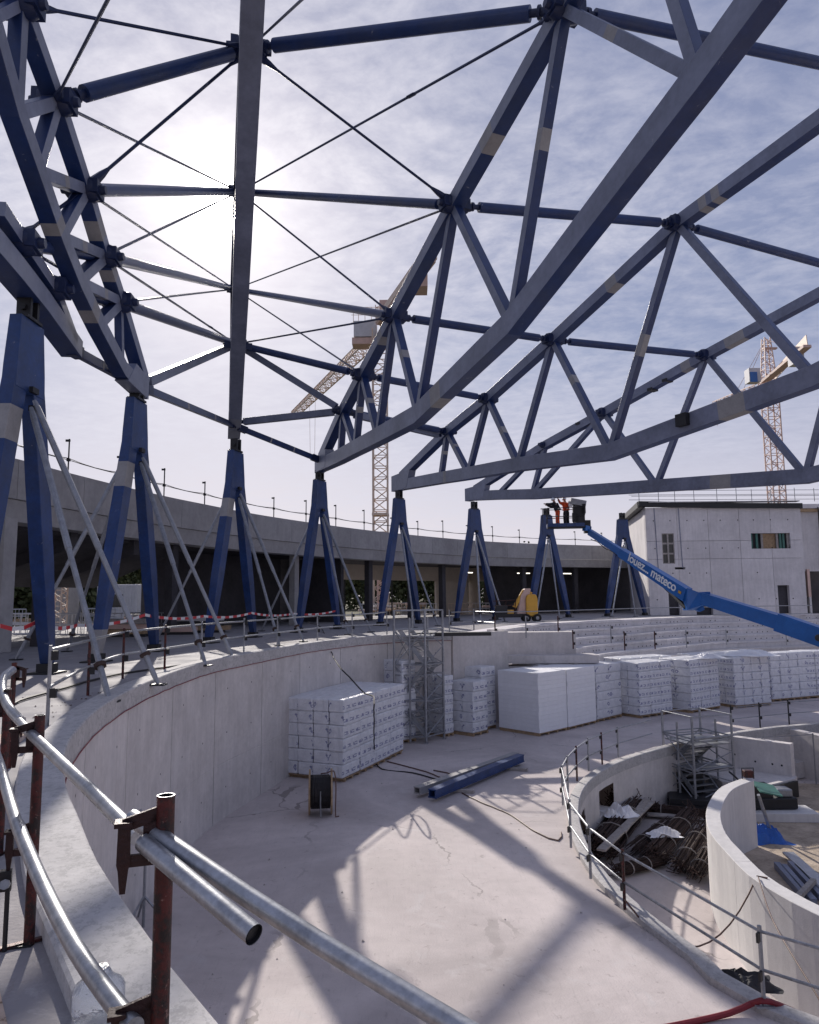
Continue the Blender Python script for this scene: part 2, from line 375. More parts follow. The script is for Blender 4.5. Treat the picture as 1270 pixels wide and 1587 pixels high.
annulus('terrace', lambda a: ray_hit(loopE, a)+V(math.cos(a), math.sin(a), 0)*.30, lambda a: ray_hit(loopE, a)+V(math.cos(a), math.sin(a), 0)*26, 0, 'terrace_concrete')
annulus('ground', lambda a: ray_hit(loopE, a)+V(math.cos(a), math.sin(a), 0)*25.5, lambda a: Q+V(math.cos(a), math.sin(a), 0)*3000, -.12, 'ground')
g_ = MB().add([(x, y, TR) for x, y in ((-2, 2), (40, 2), (40, 38), (-2, 38))], [(0, 1, 2, 3)], 'floor_concrete'); tag(g_.build('trench_floor'), kind='structure')
# near floor strip where the photographer stands (a few mm above the terrace sheet)
g_ = MB(); nr = normals(path_w); k_ = [i for i, p in enumerate(path_w) if p.y < 9.5]
k_ = k_[:]; vs = []; fs = []
for i in k_:
    p, n_ = path_w[i], nr[i]; side = -1 if (p+n_-Q).length < (p-Q).length else 1
    for o_ in (.56, 1.6, 3.6): vs.append((p.x+n_.x*side*o_, p.y+n_.y*side*o_, .004))
for a in range(len(k_)-1):
    for k in range(2): fs.append((a*3+k, a*3+k+1, a*3+4+k, a*3+3+k))
tag(g_.add(vs, fs, 'near_concrete').build('pavement'), kind='structure')
nr_w = nr
OUTW = -1 if (path_w[40]+nr[40]-Q).length < (path_w[40]-Q).length else 1     # sign pointing away from the pit
# curved pit wall
wt = thing('curved_wall', 'long curved concrete wall around the left side of the sunken floor', 'wall', (path_w[0].x, path_w[0].y, PF))
seg = [i for i in range(0, len(path_w), 8)]
if seg[-1] < len(path_w)-1: seg.append(len(path_w)-1)
for a, b in zip(seg, seg[1:]):
    mb = MB(); pp, nn = path_w[a:b+1], nr[a:b+1]
    # leave a 12 mm joint at the end of every panel
    L = (pp[-1]-pp[-2]); pp = pp[:-1]+[pp[-1]-L.normalized()*.03]
    sweep(mb, pp, nn, [(OUTW*o_, z) for o_, z in ((.0, PF), (.0, PF+1.35), (.008, PF+1.36), (.008, PF+1.372), (.0, PF+1.38), (.0, -.22), (.3, -.22), (.3, PF))], 'wall_concrete'); mb.build('panel', wt)
mb = MB(); sweep(mb, path_w, nr, [(OUTW*o_, z) for o_, z in ((-.02, -.21), (-.02, .085), (-.005, .10), (.335, .10), (.35, .085), (.35, -.21))], 'coping_concrete'); mb.build('coping', wt, smooth=True)
mb = MB(); mb.tube([p-n_*OUTW*.032+V(0, 0, -.31+random.uniform(-.008, .008)) for p, n_ in list(zip(path_w, nr))[18:]], .009, 'hose_red', 5)
tag(mb.build('thin_red_cable'), 'thin red cable clipped along the inner face of the curved wall just below its coping', 'cable')
# recess between coping and near pavement: a dirty earth filled joint
mb = MB(); k_ = 30
sweep(mb, path_w[:k_], nr[:k_], [(OUTW*o_, z) for o_, z in ((.352, -.06), (.352, -.03), (.56, -.03), (.56, -.06))], 'ground'); tag(mb.build('joint_floor'), kind='structure')
# ------------------------------------------------------------------ bleachers
nb = normals(path_b); INB = 1 if (path_b[3]+nb[3]-Q).length < (path_b[3]-Q).length else -1
bt = thing('concrete_bleachers', 'curved concrete bleacher steps pierced by rows of holes below the grey building', 'bleachers', (path_b[0].x, path_b[0].y, PF))
for k in range(6):
    z = -.02-.40*k; o0 = .80*k; st = 0 if k > 2 else 0
    for a in range(st, len(path_b)-1, 5):
        b = min(a+5, len(path_b)-1); pp = path_b[a:b+1]; nn = nb[a:b+1]; pp = pp[:-1]+[pp[-1]-(pp[-1]-pp[-2]).normalized()*.02]
        jz = random.uniform(-.012, .012)
        mb = MB(); sweep(mb, pp, nn, [(INB*(o0+0.0), z-.55), (INB*(o0+0.0), z+jz), (INB*(o0+.86), z+jz), (INB*(o0+.86), z-.12+jz), (INB*(o0+.80), z-.14), (INB*(o0+.80), z-.55)], 'facade_concrete' if k < 5 else 'wall_concrete'); mb.build('step', bt)
mb = MB()
for k in range(4):
    for p, n_ in list(zip(resample(path_b, .42), normals(resample(path_b, .42)))):
        if RNG.random() < .45: continue
        c = p+n_*INB*(.803+.80*k); c.z = -.02-.4*k-.30; d = n_*INB
        tt = V(-d.y, d.x, 0); vs = [c+tt*math.cos(i*math.pi/4)*.045+V(0, 0, 1)*math.sin(i*math.pi/4)*.045 for i in range(8)]
        mb.add(vs, [tuple(range(8))], 'black_steel')
tag(mb.build('hole', bt), kind='stuff')
mb = MB(); sweep(mb, path_b, nb, [(INB*3.9, PF), (INB*3.9, -2.55), (INB*4.78, -2.55), (INB*4.78, PF)], 'wall_concrete'); mb.build('front_wall', bt)
# square box that ends the curved wall by the stair tower
pA = E1[-1]
mb = MB(); mb.beam(V(pA.x-.1, pA.y+.28, -1.95), V(pA.x+2.5, pA.y+2.6, -1.95), .5, 4.0, 'wall_concrete')
tag(mb.build('wall_return'), 'short straight concrete wall between the tall stair tower and the bleachers', 'wall')
e0 = path_b[0]; mb = MB()
mb.box((e0.x+1.7, e0.y-1.5, -.66), 4.4, 1.0, 1.16, 'wall_concrete', V(1, -.02, 0)); mb.box((e0.x+2.0, e0.y-2.3, -1.25), 5.4, 1.2, .35, 'wall_concrete', V(1, -.02, 0))
mb.box((e0.x+2.0, e0.y-2.2, -2.75), 5.6, 1.0, 2.4, 'wall_concrete', V(1, -.02, 0))
tag(mb.build('stepped_wall'), 'pale stepped concrete block at the left end of the bleachers', 'wall')
# ------------------------------------------------------------------ A-frames
CPOS = [V(-8.03, 14.7, 0), V(-8.05, 20.9, 0), V(-6.95, 28.54, 0), V(-4.5, 35.94, 0), V(-.62, 43.03, 0), V(4.38, 48.6, 0), V(10.05, 52.8, 0), V(16.6, 56.2, 0)]
CHD = [90, 87, 77, 66.5, 53.7, 41.3, 32, 25]; HC = 7.45
names = ['nearest blue A-shaped steel column, at the left picture edge, with light primer patch', 'second blue A-shaped column from the left, light grey primer patch on its left leg',
 'third blue A-shaped column from the left, under the truss running straight overhead', 'fourth blue A-shaped column from the left, in front of the dark hall',
 'fifth blue A-shaped column from the left, behind the tall stair tower', 'sixth blue A-shaped column from the left, left of the yellow spider lift',
 'seventh blue A-shaped column, behind the workers\' basket and right of the yellow lift', 'rightmost blue A-shaped column, in front of the grey building with no truss on it']
def ring4(c, ax, ay, a, b): return [c-ax*a/2-ay*b/2, c+ax*a/2-ay*b/2, c+ax*a/2+ay*b/2, c-ax*a/2+ay*b/2]
pr_i = 0
for i, (c, hd) in enumerate(zip(CPOS, CHD)):
    T_ = V(math.cos(R(hd)), math.sin(R(hd)), 0); N_ = V(T_.y, -T_.x, 0)      # N_ points into the pit
    t_ = thing('column_frame', names[i], 'steel column', c, 'blue A-shaped columns')
    for sgn in (-1, 1):
        foot = c+T_*sgn*(1.55 if i == 0 else 1.85); foot.z = .22; top = c+T_*sgn*.30; top.z = 6.35
        L = top-foot; axx = (T_-L.normalized()*T_.dot(L.normalized())).normalized()
        mb = MB(); ss = [(0, .24, .22), (.10, .33, .27), (.35, .47, .31), (.62, .48, .31), (.74, .49, .30), (.86, .49, .29), (1, .48, .27)]
        ms = ['frame_blue']*6
        if i < 3 and sgn == -1: ms[4] = 'primer'
        if i == 1 and sgn == -1: ms[0] = 'primer'
        mb.loft([ring4(foot+L*s_, T_, N_, a, b) for s_, a, b in ss], ms); mb.build('leg', t_, bevel=.015)
        mb = MB(); mb.box((foot.x, foot.y, .11), .3, .34, .22, 'black_steel', T_); mb.box((foot.x, foot.y, .02), .6, .6, .04, 'black_steel', T_); mb.build('foot_plate', t_)
    mb = MB(); mb.loft([ring4(c+V(0, 0, z), T_, N_, a, b_w) for z, a, b_w in ((5.9, 1.18, .30), (6.4, 1.12, .29), (HC, .92, .25))], 'frame_blue'); mb.build('head', t_, bevel=.015)
    mb = MB(); mb.box((c.x, c.y, HC+.03), .6, .34, .06, 'black_steel', T_)
    for s_ in (-.14, .14): mb.box((c.x+T_.x*s_, c.y+T_.y*s_, HC+.27), .08, .30, .5, 'black_steel', T_)
    mb.tube([c+T_*-.24+V(0, 0, HC+.25), c+T_*.24+V(0, 0, HC+.25)], .07, 'black_steel', 8)
    for s_ in (-1, 1): mb.box((c.x+N_.x*.22, c.y+N_.y*.22, 5.75+.2*s_), .25, .08, .12, 'black_steel', T_)
    mb.build('bearing', t_)
    plist = [(3.3, -3.1, 0), (3.3, -.9, 0), (-2.6, -1.1, 1)]
    if i in (0, 1): plist.append((-2.8, 1.9, 1)); 
    for (a, b, sd2) in plist:
        if i >= 4 and a < 0: continue
        if i >= 6: a *= .6
        base = c+N_*a+T_*b; base.z = .03; head = c+N_*(.26 if a > 0 else -.26)+T_*(b*.05); head.z = 5.8-.25*abs(b)/3
        where = 'toward the sunken floor' if a > 0 else 'toward the outer ring'
        p_ = MB(); mid = head+(base-head)*.55
        p_.tube([head, head+(mid-head)*.06, mid], [.04, .064, .064], 'prop_steel', 8); p_.tube([mid, base+(mid-base)*.06, base], [.052, .05, .03], 'prop_steel', 8)
        p_.box((base.x, base.y, .02), .28, .22, .03, 'black_steel', N_); p_.tube([mid+(base-mid)*.78, mid+(base-mid)*.8], .10, 'rusty_bar', 8)
        ob = p_.build('prop', None, smooth=True)
        order = ['nearest', 'second', 'third', 'fourth', 'fifth', 'sixth', 'seventh', 'eighth'][i]
        w_ = ('steeper' if abs(b) < 2 else 'slanting') if a > 0 else ('rear crossing' if b < 0 else 'rear leaning')
        tag(ob, f'{w_} grey push-pull prop bracing the {order} blue column {where}', 'prop', 'steel props bracing the columns')
# ------------------------------------------------------------------ roof trusses
def TPt(c, th, x, y):
    a = R(th); d = ray(x, y); n_ = V(-math.sin(a), math.cos(a), 0); k = c.dot(n_)/d.dot(n_); return V(d.x*k, d.y*k, d.z*k+EYE)
def ext(p, q, L): return q+(q-p).normalized()*L
TR_ = {}
def chord(name, t_, pts, w, h, patches, m='steel_grey', mu='steel_blue'):  # paler sides, darker underside: skylight and shade put into the two colours
    """box girder along pts; side faces m, underside and top mu; patches=[(i, t0, t1)] in primer"""
    mb = MB(); secs = []; ms = []; L = []
    pl_ = []
    for i, p in enumerate(pts):
        pl_.append((p, None))
    # insert cuts
    seq = []
    for i in range(len(pts)-1):
        cuts = [0]+[v for a, t0, t1 in patches if a == i for v in (t0, t1)]
        flags = [False]+[v for a, t0, t1 in patches if a == i for v in (True, False)]
        for k, tt in enumerate(cuts): seq.append((pts[i]+(pts[i+1]-pts[i])*tt, flags[k] if k < len(flags) else False))
    seq.append((pts[-1], False))
    dirs = []
    P = [s_[0] for s_ in seq]
    hz = (V(pts[-1].x-pts[0].x, pts[-1].y-pts[0].y, 0)).normalized(); sdv = V(hz.y, -hz.x, 0)
    rings = []
    for i, p in enumerate(P):
        d = (P[min(i+1, len(P)-1)]-P[max(i-1, 0)]).normalized(); u = sdv.cross(d).normalized()
        if u.z < 0: u = -u
        rings.append([p-sdv*w/2-u*h/2, p+sdv*w/2-u*h/2, p+sdv*w/2+u*h/2, p-sdv*w/2+u*h/2])
    k0 = len(mb.v); mb.v += [tuple(v) for r_ in rings for v in r_]
    for i in range(len(rings)-1):
        for j in range(4):
            mb.f.append((k0+i*4+j, k0+i*4+(j+1) % 4, k0+(i+1)*4+(j+1) % 4, k0+(i+1)*4+j))
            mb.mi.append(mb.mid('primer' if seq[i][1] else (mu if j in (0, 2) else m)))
    mb.f.append((k0, k0+1, k0+2, k0+3)); mb.f.append(tuple(k0+(len(rings)-1)*4+j for j in range(4))); mb.mi += [mb.mid(m)]*2
    return mb.build(name, t_, bevel=.012)
def knob(mb, p, d, r=.17):            # cast node with pin plates
    d = d.normalized(); mb.tube([p-d*.34, p-d*.26, p-d*.25, p-d*.15, p+d*.15, p+d*.25, p+d*.26, p+d*.34], [r*.6, r*.6, r*1.25, r*1.35, r*1.35, r*1.25, r*.6, r*.6], 'steel_navy', 10)
def truss(i, th, label, top, bot, W=.42, H=.46, HB=.62, lowm='steel_blue', diag=(), endH=1.0, pt=(), pb=(), inner=None, sideT=1, tipz=None):
    c = CPOS[i-1]
    Tn = {k: TPt(c, th, *q) if len(q) == 2 else V(*q) for k, q in top.items()}; Bn = {k: TPt(c, th, *q) for k, q in bot.items()}
    t_ = thing('roof_truss', label, 'roof truss', c+V(0, 0, HC+.35), 'steel roof trusses')
    tp, bp = list(Tn.values()), list(Bn.values())
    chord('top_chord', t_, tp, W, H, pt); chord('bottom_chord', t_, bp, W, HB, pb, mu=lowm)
    hz = V(math.cos(R(th)), math.sin(R(th)), 0); sdv = V(hz.y, -hz.x, 0)
    for a, b in diag:
        p, q = Tn[a], Bn[b]; d = (q-p).normalized(); p2, q2 = p+d*H*.35, q-d*HB*.35
        mb = MB(); pr_ = [None]
        cuts = [(1, 'steel_grey')]
        rr = RNG.random()
        if (q-p).length > 2.5 and rr < .6: cuts = [(.3+rr*.4, 'steel_grey'), (.36+rr*.5, 'primer'), (1, 'steel_grey')]
        # square hollow bar: wide face square to the truss plane
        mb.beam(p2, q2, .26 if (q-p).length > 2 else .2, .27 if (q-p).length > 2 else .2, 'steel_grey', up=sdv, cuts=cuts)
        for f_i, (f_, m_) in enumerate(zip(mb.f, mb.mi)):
            if mb.mats[m_] == 'steel_grey' and f_i % 4 in (1, 3) and f_i < len(mb.f)-2: mb.mi[f_i] = mb.mid('steel_blue')  # upper and lower faces darkened like the chords: shade put into colour
        mb.build('diagonal', t_, bevel=.01)
    # end block joining the chords
    p, q = tp[0], bp[0]; 
    mb = MB(); tipB = q-hz*.45; tipT = V(tipB.x, tipB.y, p.z-.02)
    if endH: mb.loft([[tipB-V(0, 0, HB/2)+sdv*s_, q+hz*1.5-V(0, 0, HB/2)+sdv*s_, p+hz*1.3+V(0, 0, .2)+sdv*s_, tipT+V(0, 0, .15)+sdv*s_] for s_ in (-W/2-.012, W/2+.012)], 'steel_grey'); mb.build('end_plate', t_, bevel=.01)
    for k, p in Tn.items():
        if not k.startswith('r') or k == 'rx': continue
        mb = MB(); ro = .17 if k == 'r5' else .24
        if k != 'r5':
            for s_ in (-1, 1): mb.box(p+sdv*s_*(W/2+.12), .5, .2, .34, 'steel_navy', hz)
        mb.tube([p-sdv*(W/2+.34), p-sdv*(W/2+.17), p-sdv*(W/2+.16), p-sdv*.2, p+sdv*.2, p+sdv*(W/2+.16), p+sdv*(W/2+.17), p+sdv*(W/2+.34)], [.10, .12, ro, ro*1.25, ro*1.25, ro, .12, .10], 'steel_navy', 10)
        mb.build('node_casting', t_, smooth=True)
    TR_[i] = dict(T=Tn, B=Bn, sd=sdv, W=W, hz=hz); return t_
S3 = [G(366, 533, 10.3), G(364, 448, 11.2), G(372, 297, 12.6), G(392, 75, 13.9)]
truss(1, -81, 'nearest steel truss at the left edge, its cut end overhanging the first column', {'e': (104, 528), 'r4': (72, 446), 'r3': (22, 374), 'rx': (-14, 322)}, {'e': (112, 541), 'b1': (57, 465), 'b2': (16, 415), 'b3': (-30, 362)}, diag=(), endH=0, W=.5, HB=.45, H=.3)
truss(2, -86, 'second steel truss from the left, curving steeply up to the top left corner', {'e': (222, 594), 'r4': (184, 468), 'r3': (160, 397), 'r2': (130, 294), 'r1': (85, 157), 'r0': (30, 5), 'rx': (-40, -190)}, {'e': (214, 602), 'b1': (186, 572), 'b2': (149, 503), 'b3': (117, 436), 'b4': (89, 367), 'b5': (53, 265), 'b6': (21, 175), 'b7': (-20, 30)},
  diag=(('r4', 'b1'), ('r4', 'b2'), ('r4', 'b3'), ('r3', 'b3'), ('r3', 'b4'), ('r2', 'b4'), ('r2', 'b5'), ('r1', 'b5'), ('r1', 'b6'), ('r0', 'b6'), ('r0', 'b7')), pt=((1, .55, .8), (2, .3, .6)), pb=((2, .2, .5), (4, .1, .3)), W=.36, H=.36, HB=.42)
d3 = (S3[3]-CPOS[2]); th3 = math.degrees(math.atan2(d3.y, d3.x))
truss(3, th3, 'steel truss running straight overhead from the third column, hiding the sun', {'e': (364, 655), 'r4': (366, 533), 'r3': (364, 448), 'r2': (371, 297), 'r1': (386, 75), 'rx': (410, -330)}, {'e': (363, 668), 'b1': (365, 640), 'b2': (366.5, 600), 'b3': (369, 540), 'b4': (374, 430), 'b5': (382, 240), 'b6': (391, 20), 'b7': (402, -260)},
  diag=(('r4', 'b1'), ('r4', 'b3'), ('r3', 'b3'), ('r3', 'b4'), ('r2', 'b4'), ('r2', 'b5'), ('r1', 'b5'), ('r1', 'b6')), W=.56, lowm='steel_grey')  # pale lower face: lens flare over the steel put into its colour
truss(4, -68, 'steel truss from the fourth column climbing past the tower crane to the top edge', {'e': (500, 710), 'r5': (533, 637), 'r4': (563, 581), 'r3': (612, 490), 'r2': (705, 318), 'r1': (876, 14), 'rx': (990, -190)}, {'e': (498, 722), 'b1': (528, 708), 'b2': (552, 695), 'b3': (587, 677), 'bk': (650, 643), 'b4': (795, 503), 'b5': (1088, 122), 'b6': (1230, -70)},
  diag=(('r5', 'b1'), ('r5', 'b2'), ('r4', 'b2'), ('r4', 'b3'), ('r3', 'b3'), ('r3', 'bk'), ('r2', 'bk'), ('r2', 'b4'), ('r1', 'b4'), ('r1', 'b5'), ('rx', 'b5')), pt=((4, .35, .46), (2, .62, .75)), pb=((4, .22, .34),))
truss(5, -62, 'steel truss from the fifth column, kinked lower chord, crossing the picture to the right edge', {'e': (624, 738), 'r5': (694, 669), 'r4': (757, 618), 'r3': (858, 527), 'r2': (1052, 347), 'rx': (1270, 188), 'ry': (1400, 90)}, {'e': (617, 753), 'b1': (684, 741), 'b2': (727, 734), 'b3': (804, 720), 'bk': (947, 701), 'b4': (1262, 585), 'b5': (1500, 470)},
  diag=(('r5', 'b1'), ('r5', 'b2'), ('r4', 'b2'), ('r4', 'b3'), ('r3', 'b3'), ('r3', 'bk'), ('r2', 'bk'), ('r2', 'b4')), pt=((4, .2, .26), (4, .30, .36), (3, .5, .58)), pb=((4, .62, .74), (1, .2, .3)))
truss(6, -57, 'rightmost steel truss, its long lower chord passing over the grey building and the workers', {'e': (738, 758), 'r5': (846, 690), 'r4': (937, 640), 'r3': (1095, 551), 'r2': (1330, 424), 'rx': (1450, 360)}, {'e': (731, 769), 'b1': (772, 767), 'b2': (826, 766), 'b3': (1018, 753), 'bk': (1250, 738), 'b4': (1460, 690)},
  diag=(('r5', 'b1'), ('r5', 'b2'), ('r4', 'b2'), ('r4', 'b3'), ('r3', 'b3'), ('r3', 'bk'), ('r2', 'bk')), pt=((2, .8, .88), (3, .16, .3)), pb=((3, .42, .56),))
# second-rank web members near the heels
# struts between trusses
TN = {1: 'first', 2: 'second', 3: 'third', 4: 'fourth', 5: 'fifth', 6: 'sixth'}
RN = {'r0': 'highest row', 'r1': 'top row', 'r2': 'upper middle row', 'r3': 'lower middle row', 'r4': 'lower row', 'r5': 'lowest row', 'e': 'edge row above the columns'}
def ends(a, ra, b, rb, ins=.38):
    p, q = TR_[a]['T'][ra], TR_[b]['T'][rb]; d = (q-p).normalized(); return p+d*ins, q-d*ins, d
def strut(a, ra, b, rb, r=.16):
    p, q, d = ends(a, ra, b, rb); t_ = thing('roof_strut', f'blue tubular strut linking {TN[a]} and {TN[b]} trusses, {RN[ra]}', 'strut', p, 'tubular struts between the trusses')
    L = (q-p).length; mb = MB(); mb.tube([p+d*.45, q-d*.45], r, 'steel_blue', 12); mb.build('tube', t_, smooth=True)
    for s_, e, dd in ((1, p, d), (-1, q, -d)):
        mb = MB(); mb.tube([e-dd*.1, e+dd*.18, e+dd*.19, e+dd*.26, e+dd*.27, e+dd*.45], [r*.55, r*.55, r*.85, r*.85, r*.5, r*.5], 'steel_navy', 10)
        mb.box(e+dd*.02, .16, .3, .3, 'steel_navy', dd); mb.build('fork_end', t_, smooth=True)
for a, b, rows in ((1, 2, ('r3', 'r4')), (2, 3, ('r1', 'r2', 'r3', 'r4')), (3, 4, ('r1', 'r2', 'r3', 'r4')), (4, 5, ('r2', 'r3', 'r4', 'r5')), (5, 6, ('r3',))):
    for k in rows: strut(a, k, b, k, .19 if k in ('r1',) else .16)
# outgoing struts that leave the frame on the right and at the top
def strut_out(a, ra, q, lab):
    p = TR_[a]['T'][ra]; d = (q-p).normalized(); t_ = thing('roof_strut', lab, 'strut', p, 'tubular struts between the trusses')
    mb = MB(); mb.tube([p+d*.8, q], .16, 'steel_blue', 12); mb.build('tube', t_, smooth=True); mb = MB(); mb.tube([p+d*.3, p+d*.55, p+d*.56, p+d*.65, p+d*.66, p+d*.85], [.09, .09, .14, .14, .08, .08], 'steel_navy', 10); mb.build('fork_end', t_, smooth=True)
P52 = TR_[5]['T']['r2']; strut(5, 'r2', 6, 'r2')
q = TR_[5]['T']['ry']; strut_out(4, 'r1', q+V(1.5, 1.5, .4), 'blue tubular strut leaving the fourth truss along the top picture edge')
strut(1, 'r4', 2, 'e', .12) if False else None
def edge_beam(a, b, lab):
    p, q = TR_[a]['T']['e']-V(0, 0, .15), TR_[b]['T']['e']-V(0, 0, .15); d = (q-p).normalized(); p, q = p+d*.3, q-d*.3
    t_ = thing('edge_beam', lab, 'beam', p, 'edge beams above the columns')
    MB().beam(p+d*.3, q-d*.3, .16, .24, 'steel_blue', cuts=[(.35, 'steel_blue'), (.37, 'primer'), (.7, 'steel_blue'), (.72, 'primer'), (1, 'steel_blue')]).build('beam', t_, bevel=.01)
    for e, dd in ((p, d), (q, -d)): MB().beam(e-dd*.1, e+dd*.3, .24, .3, 'steel_navy').build('connector', t_)
edge_beam(1, 2, 'dark edge beam between the first and second trusses'); edge_beam(2, 3, 'dark edge beam between the second and third trusses'); edge_beam(3, 4, 'dark edge beam between the third and fourth trusses')
def brace(p, q, lab):
    d = (q-p).normalized(); t_ = thing('flat_brace', lab, 'brace', p, 'pale box braces')
    MB().beam(p+d*.45, q-d*.45, .24, .30, 'steel_grey').build('box_section', t_, bevel=.01)
    MB().beam(p+d*.1, p+d*.5, .1, .16, 'steel_navy').build('end_pin', t_); MB().beam(q-d*.5, q-d*.1, .1, .16, 'steel_navy').build('end_pin', t_)
T_ = TR_
brace(T_[2]['T']['e'], T_[3]['T']['r4'], 'pale grey brace rising from the second truss heel to the third truss')
brace(T_[3]['T']['e'], T_[4]['T']['r5'], 'pale grey brace rising from the third truss heel to the fourth truss')
brace(T_[3]['T']['r4'], T_[4]['T']['r5'], 'pale grey brace sloping down right from the third truss to the fourth')
brace(T_[4]['T']['r5']+V(.2, 0, -.1), T_[5]['T']['r5']+V(-.3, .1, -.2), 'pale grey brace sloping down right from the fourth truss to the fifth')
def tie(a, ra, b, rb, buckle=.3):
    p, q, d = ends(a, ra, b, rb, .3)
    t_ = thing('tie_rod', f'tie rod from {TN[a]} truss {RN[ra]} to {TN[b]} truss {RN[rb]}', 'tie rod', p, 'crossed tie rods')
    mb = MB(); mb.tube([p, p+d*.35, p+d*.6, q-d*.6, q-d*.35, q], [.13, .09, .042, .042, .09, .13], 'steel_navy', 6); mb.build('rod', t_, smooth=True)
    if buckle:
        c = p+(q-p)*(1-buckle); u = d.cross(V(0, 0, 1)).normalized()
        mb = MB()
        for s_ in (-1, 1): mb.tube([c-d*.3, c-d*.16+u*.05*s_, c+d*.16+u*.05*s_, c+d*.3], [.03, .025, .025, .03], 'steel_navy', 6)
        mb.build('turnbuckle', t_)
for a, b in ((2, 3), (3, 4)):
    for r1, r2 in (('r1', 'r2'), ('r2', 'r3'), ('r3', 'r4')):
        tie(a, r1, b, r2, .3 if a == 2 and r1 != 'r1' else (.45 if r1 != 'r1' else 0)); tie(a, r2, b, r1, .3 if r1 == 'r1' else 0)
tie(2, 'r0', 3, 'r1', 0)
tie(1, 'r3', 2, 'r4', 0); tie(1, 'r4', 2, 'r3', 0); tie(1, 'r3', 2, 'r2', 0)
def tie_out(p, q, lab):
    d = (q-p).normalized(); mb = MB(); mb.tube([p+d*.3, p+d*.7, p+d*.9, q], [.09, .06, .03, .03], 'steel_navy', 6); tag(mb.build('tie_rod', None, smooth=True), lab, 'tie rod', 'crossed tie rods')
tie_out(T_[2]['T']['r1'], D(172, -10, 9.8), 'thin tie rod rising right from the second truss to the top picture edge')
tie_out(T_[3]['T']['r1'], D(480, -12, 12.4), 'thin tie rod rising right from the third truss out through the top picture edge')
# bracket on the third truss
B3 = T_[3]['B']['b3']; mb = MB()
for s_ in (-1, 1): mb.box(B3+T_[3]['sd']*s_*.38+V(0, 0, .12), .34, .05, .26, 'steel_navy', T_[3]['sd'])
ob = mb.build('side_bracket', [o for o in bpy.data.objects if o.name.startswith('roof_truss') and 'straight overhead' in o.get('label', '')][0])
# ------------------------------------------------------------------ outer concrete ring
RZ = 6.1
R_px = [(-60, 690), (30, 712), (100, 731), (200, 756), (300, 778), (435, 803), (600, 825), (770, 840), (940, 846), (1060, 849)]
R1 = [G(x, y, RZ) for x, y in R_px]; R1 = [V(-14.5, 4, RZ), V(-14.3, 11, RZ)]+R1[0:]
path_r = spline(R1, .6); nrr = normals(path_r)
kk = min(range(len(path_r)), key=lambda i: abs(path_r[i].y-40)); OR = 1 if (path_r[kk]+nrr[kk]-V(12, 24, 0)).length > (path_r[kk]-V(12, 24, 0)).length else -1
rt = thing('ring_building', 'long curved concrete gallery roof behind the blue columns', 'building', (path_r[kk].x, path_r[kk].y, 0))
for a in range(0, len(path_r)-1, 5):
    b = min(a+5, len(path_r)-1); pp = path_r[a:b+1]; nn = nrr[a:b+1]; e = (pp[-1]-pp[-2]).normalized()*.02
    mb = MB(); sweep(mb, pp[:-1]+[pp[-1]-e], nn, [(OR*.0, RZ-1.28), (OR*.0, RZ), (OR*.28, RZ), (OR*.28, RZ-1.28)], 'ring_concrete'); mb.build('parapet_panel', rt)
mb = MB(); sweep(mb, path_r, nrr, [(OR*.16, RZ-1.98), (OR*.06, RZ-1.30), (OR*1.0, RZ-1.30), (OR*1.0, RZ-1.98)], 'ring_concrete'); mb.build('fascia_beam', rt)
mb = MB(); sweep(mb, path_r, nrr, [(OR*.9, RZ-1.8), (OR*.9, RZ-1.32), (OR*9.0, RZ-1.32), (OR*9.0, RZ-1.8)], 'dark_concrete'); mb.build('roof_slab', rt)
def rpos(px_):                         # index on ring nearest in azimuth to photo column px_
    d = ray(px_, 900); az = math.atan2(d.x, d.y); return min(range(len(path_r)), key=lambda i: abs(math.atan2(path_r[i].x, path_r[i].y)-az) if path_r[i].y > 5 else 9)
i1, i2, i3 = rpos(333), rpos(557), rpos(822)
def backwall(a, b, off, m, z0=0, z1=RZ-1.8, nm='back_wall'):
    mb = MB(); sweep(mb, path_r[a:b], nrr[a:b], [(OR*off, z0), (OR*off, z1), (OR*(off+.3), z1), (OR*(off+.3), z0)], m); return mb.build(nm, rt)
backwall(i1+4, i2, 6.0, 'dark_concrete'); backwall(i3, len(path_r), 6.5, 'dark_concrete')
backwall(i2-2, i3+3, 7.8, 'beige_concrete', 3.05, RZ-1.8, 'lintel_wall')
for i in (i2, i3-1):                   # cross walls beside the opening
    p, n_ = path_r[i], nrr[i]; mb = MB(); mb.beam(Z0(p+n_*OR*(1.2 if i == i2 else 6.6), 2.1), Z0(p+n_*OR*8, 2.1), .3, 4.3, 'beige_concrete' if i != i2 else 'dark_concrete'); mb.build('cross_wall', rt)
a_, b_6 = path_r[i3-7], path_r[i3-1]; na_ = nrr[i3-4]; mb = MB(); mb.beam(Z0(a_+na_*OR*7.7, 1.5), Z0(b_6+na_*OR*7.7, 1.5), .25, 3.1, 'beige_concrete'); mb.build('infill_wall', rt)
for px_ in (104, 292, 480, 588, 653, 706, 822, 905, 960):
    i = rpos(px_); p, n_ = path_r[i], nrr[i]; mm = 'dark_concrete' if px_ != 480 else 'ring_concrete'
    mb = MB(); mb.box((p.x+n_.x*OR*1.1, p.y+n_.y*OR*1.1, 2.12), .42, .42, 4.24, mm, n_); mb.build('pier', rt, bevel=.02)
p = path_r[rpos(12)]; n_ = nrr[rpos(12)]
mb = MB(); mb.box((p.x+n_.x*OR*.7, p.y+n_.y*OR*.7, 2.12), 1.1, .55, 4.24, 'ring_concrete', n_); mb.build('pale_pier', rt, bevel=.02)
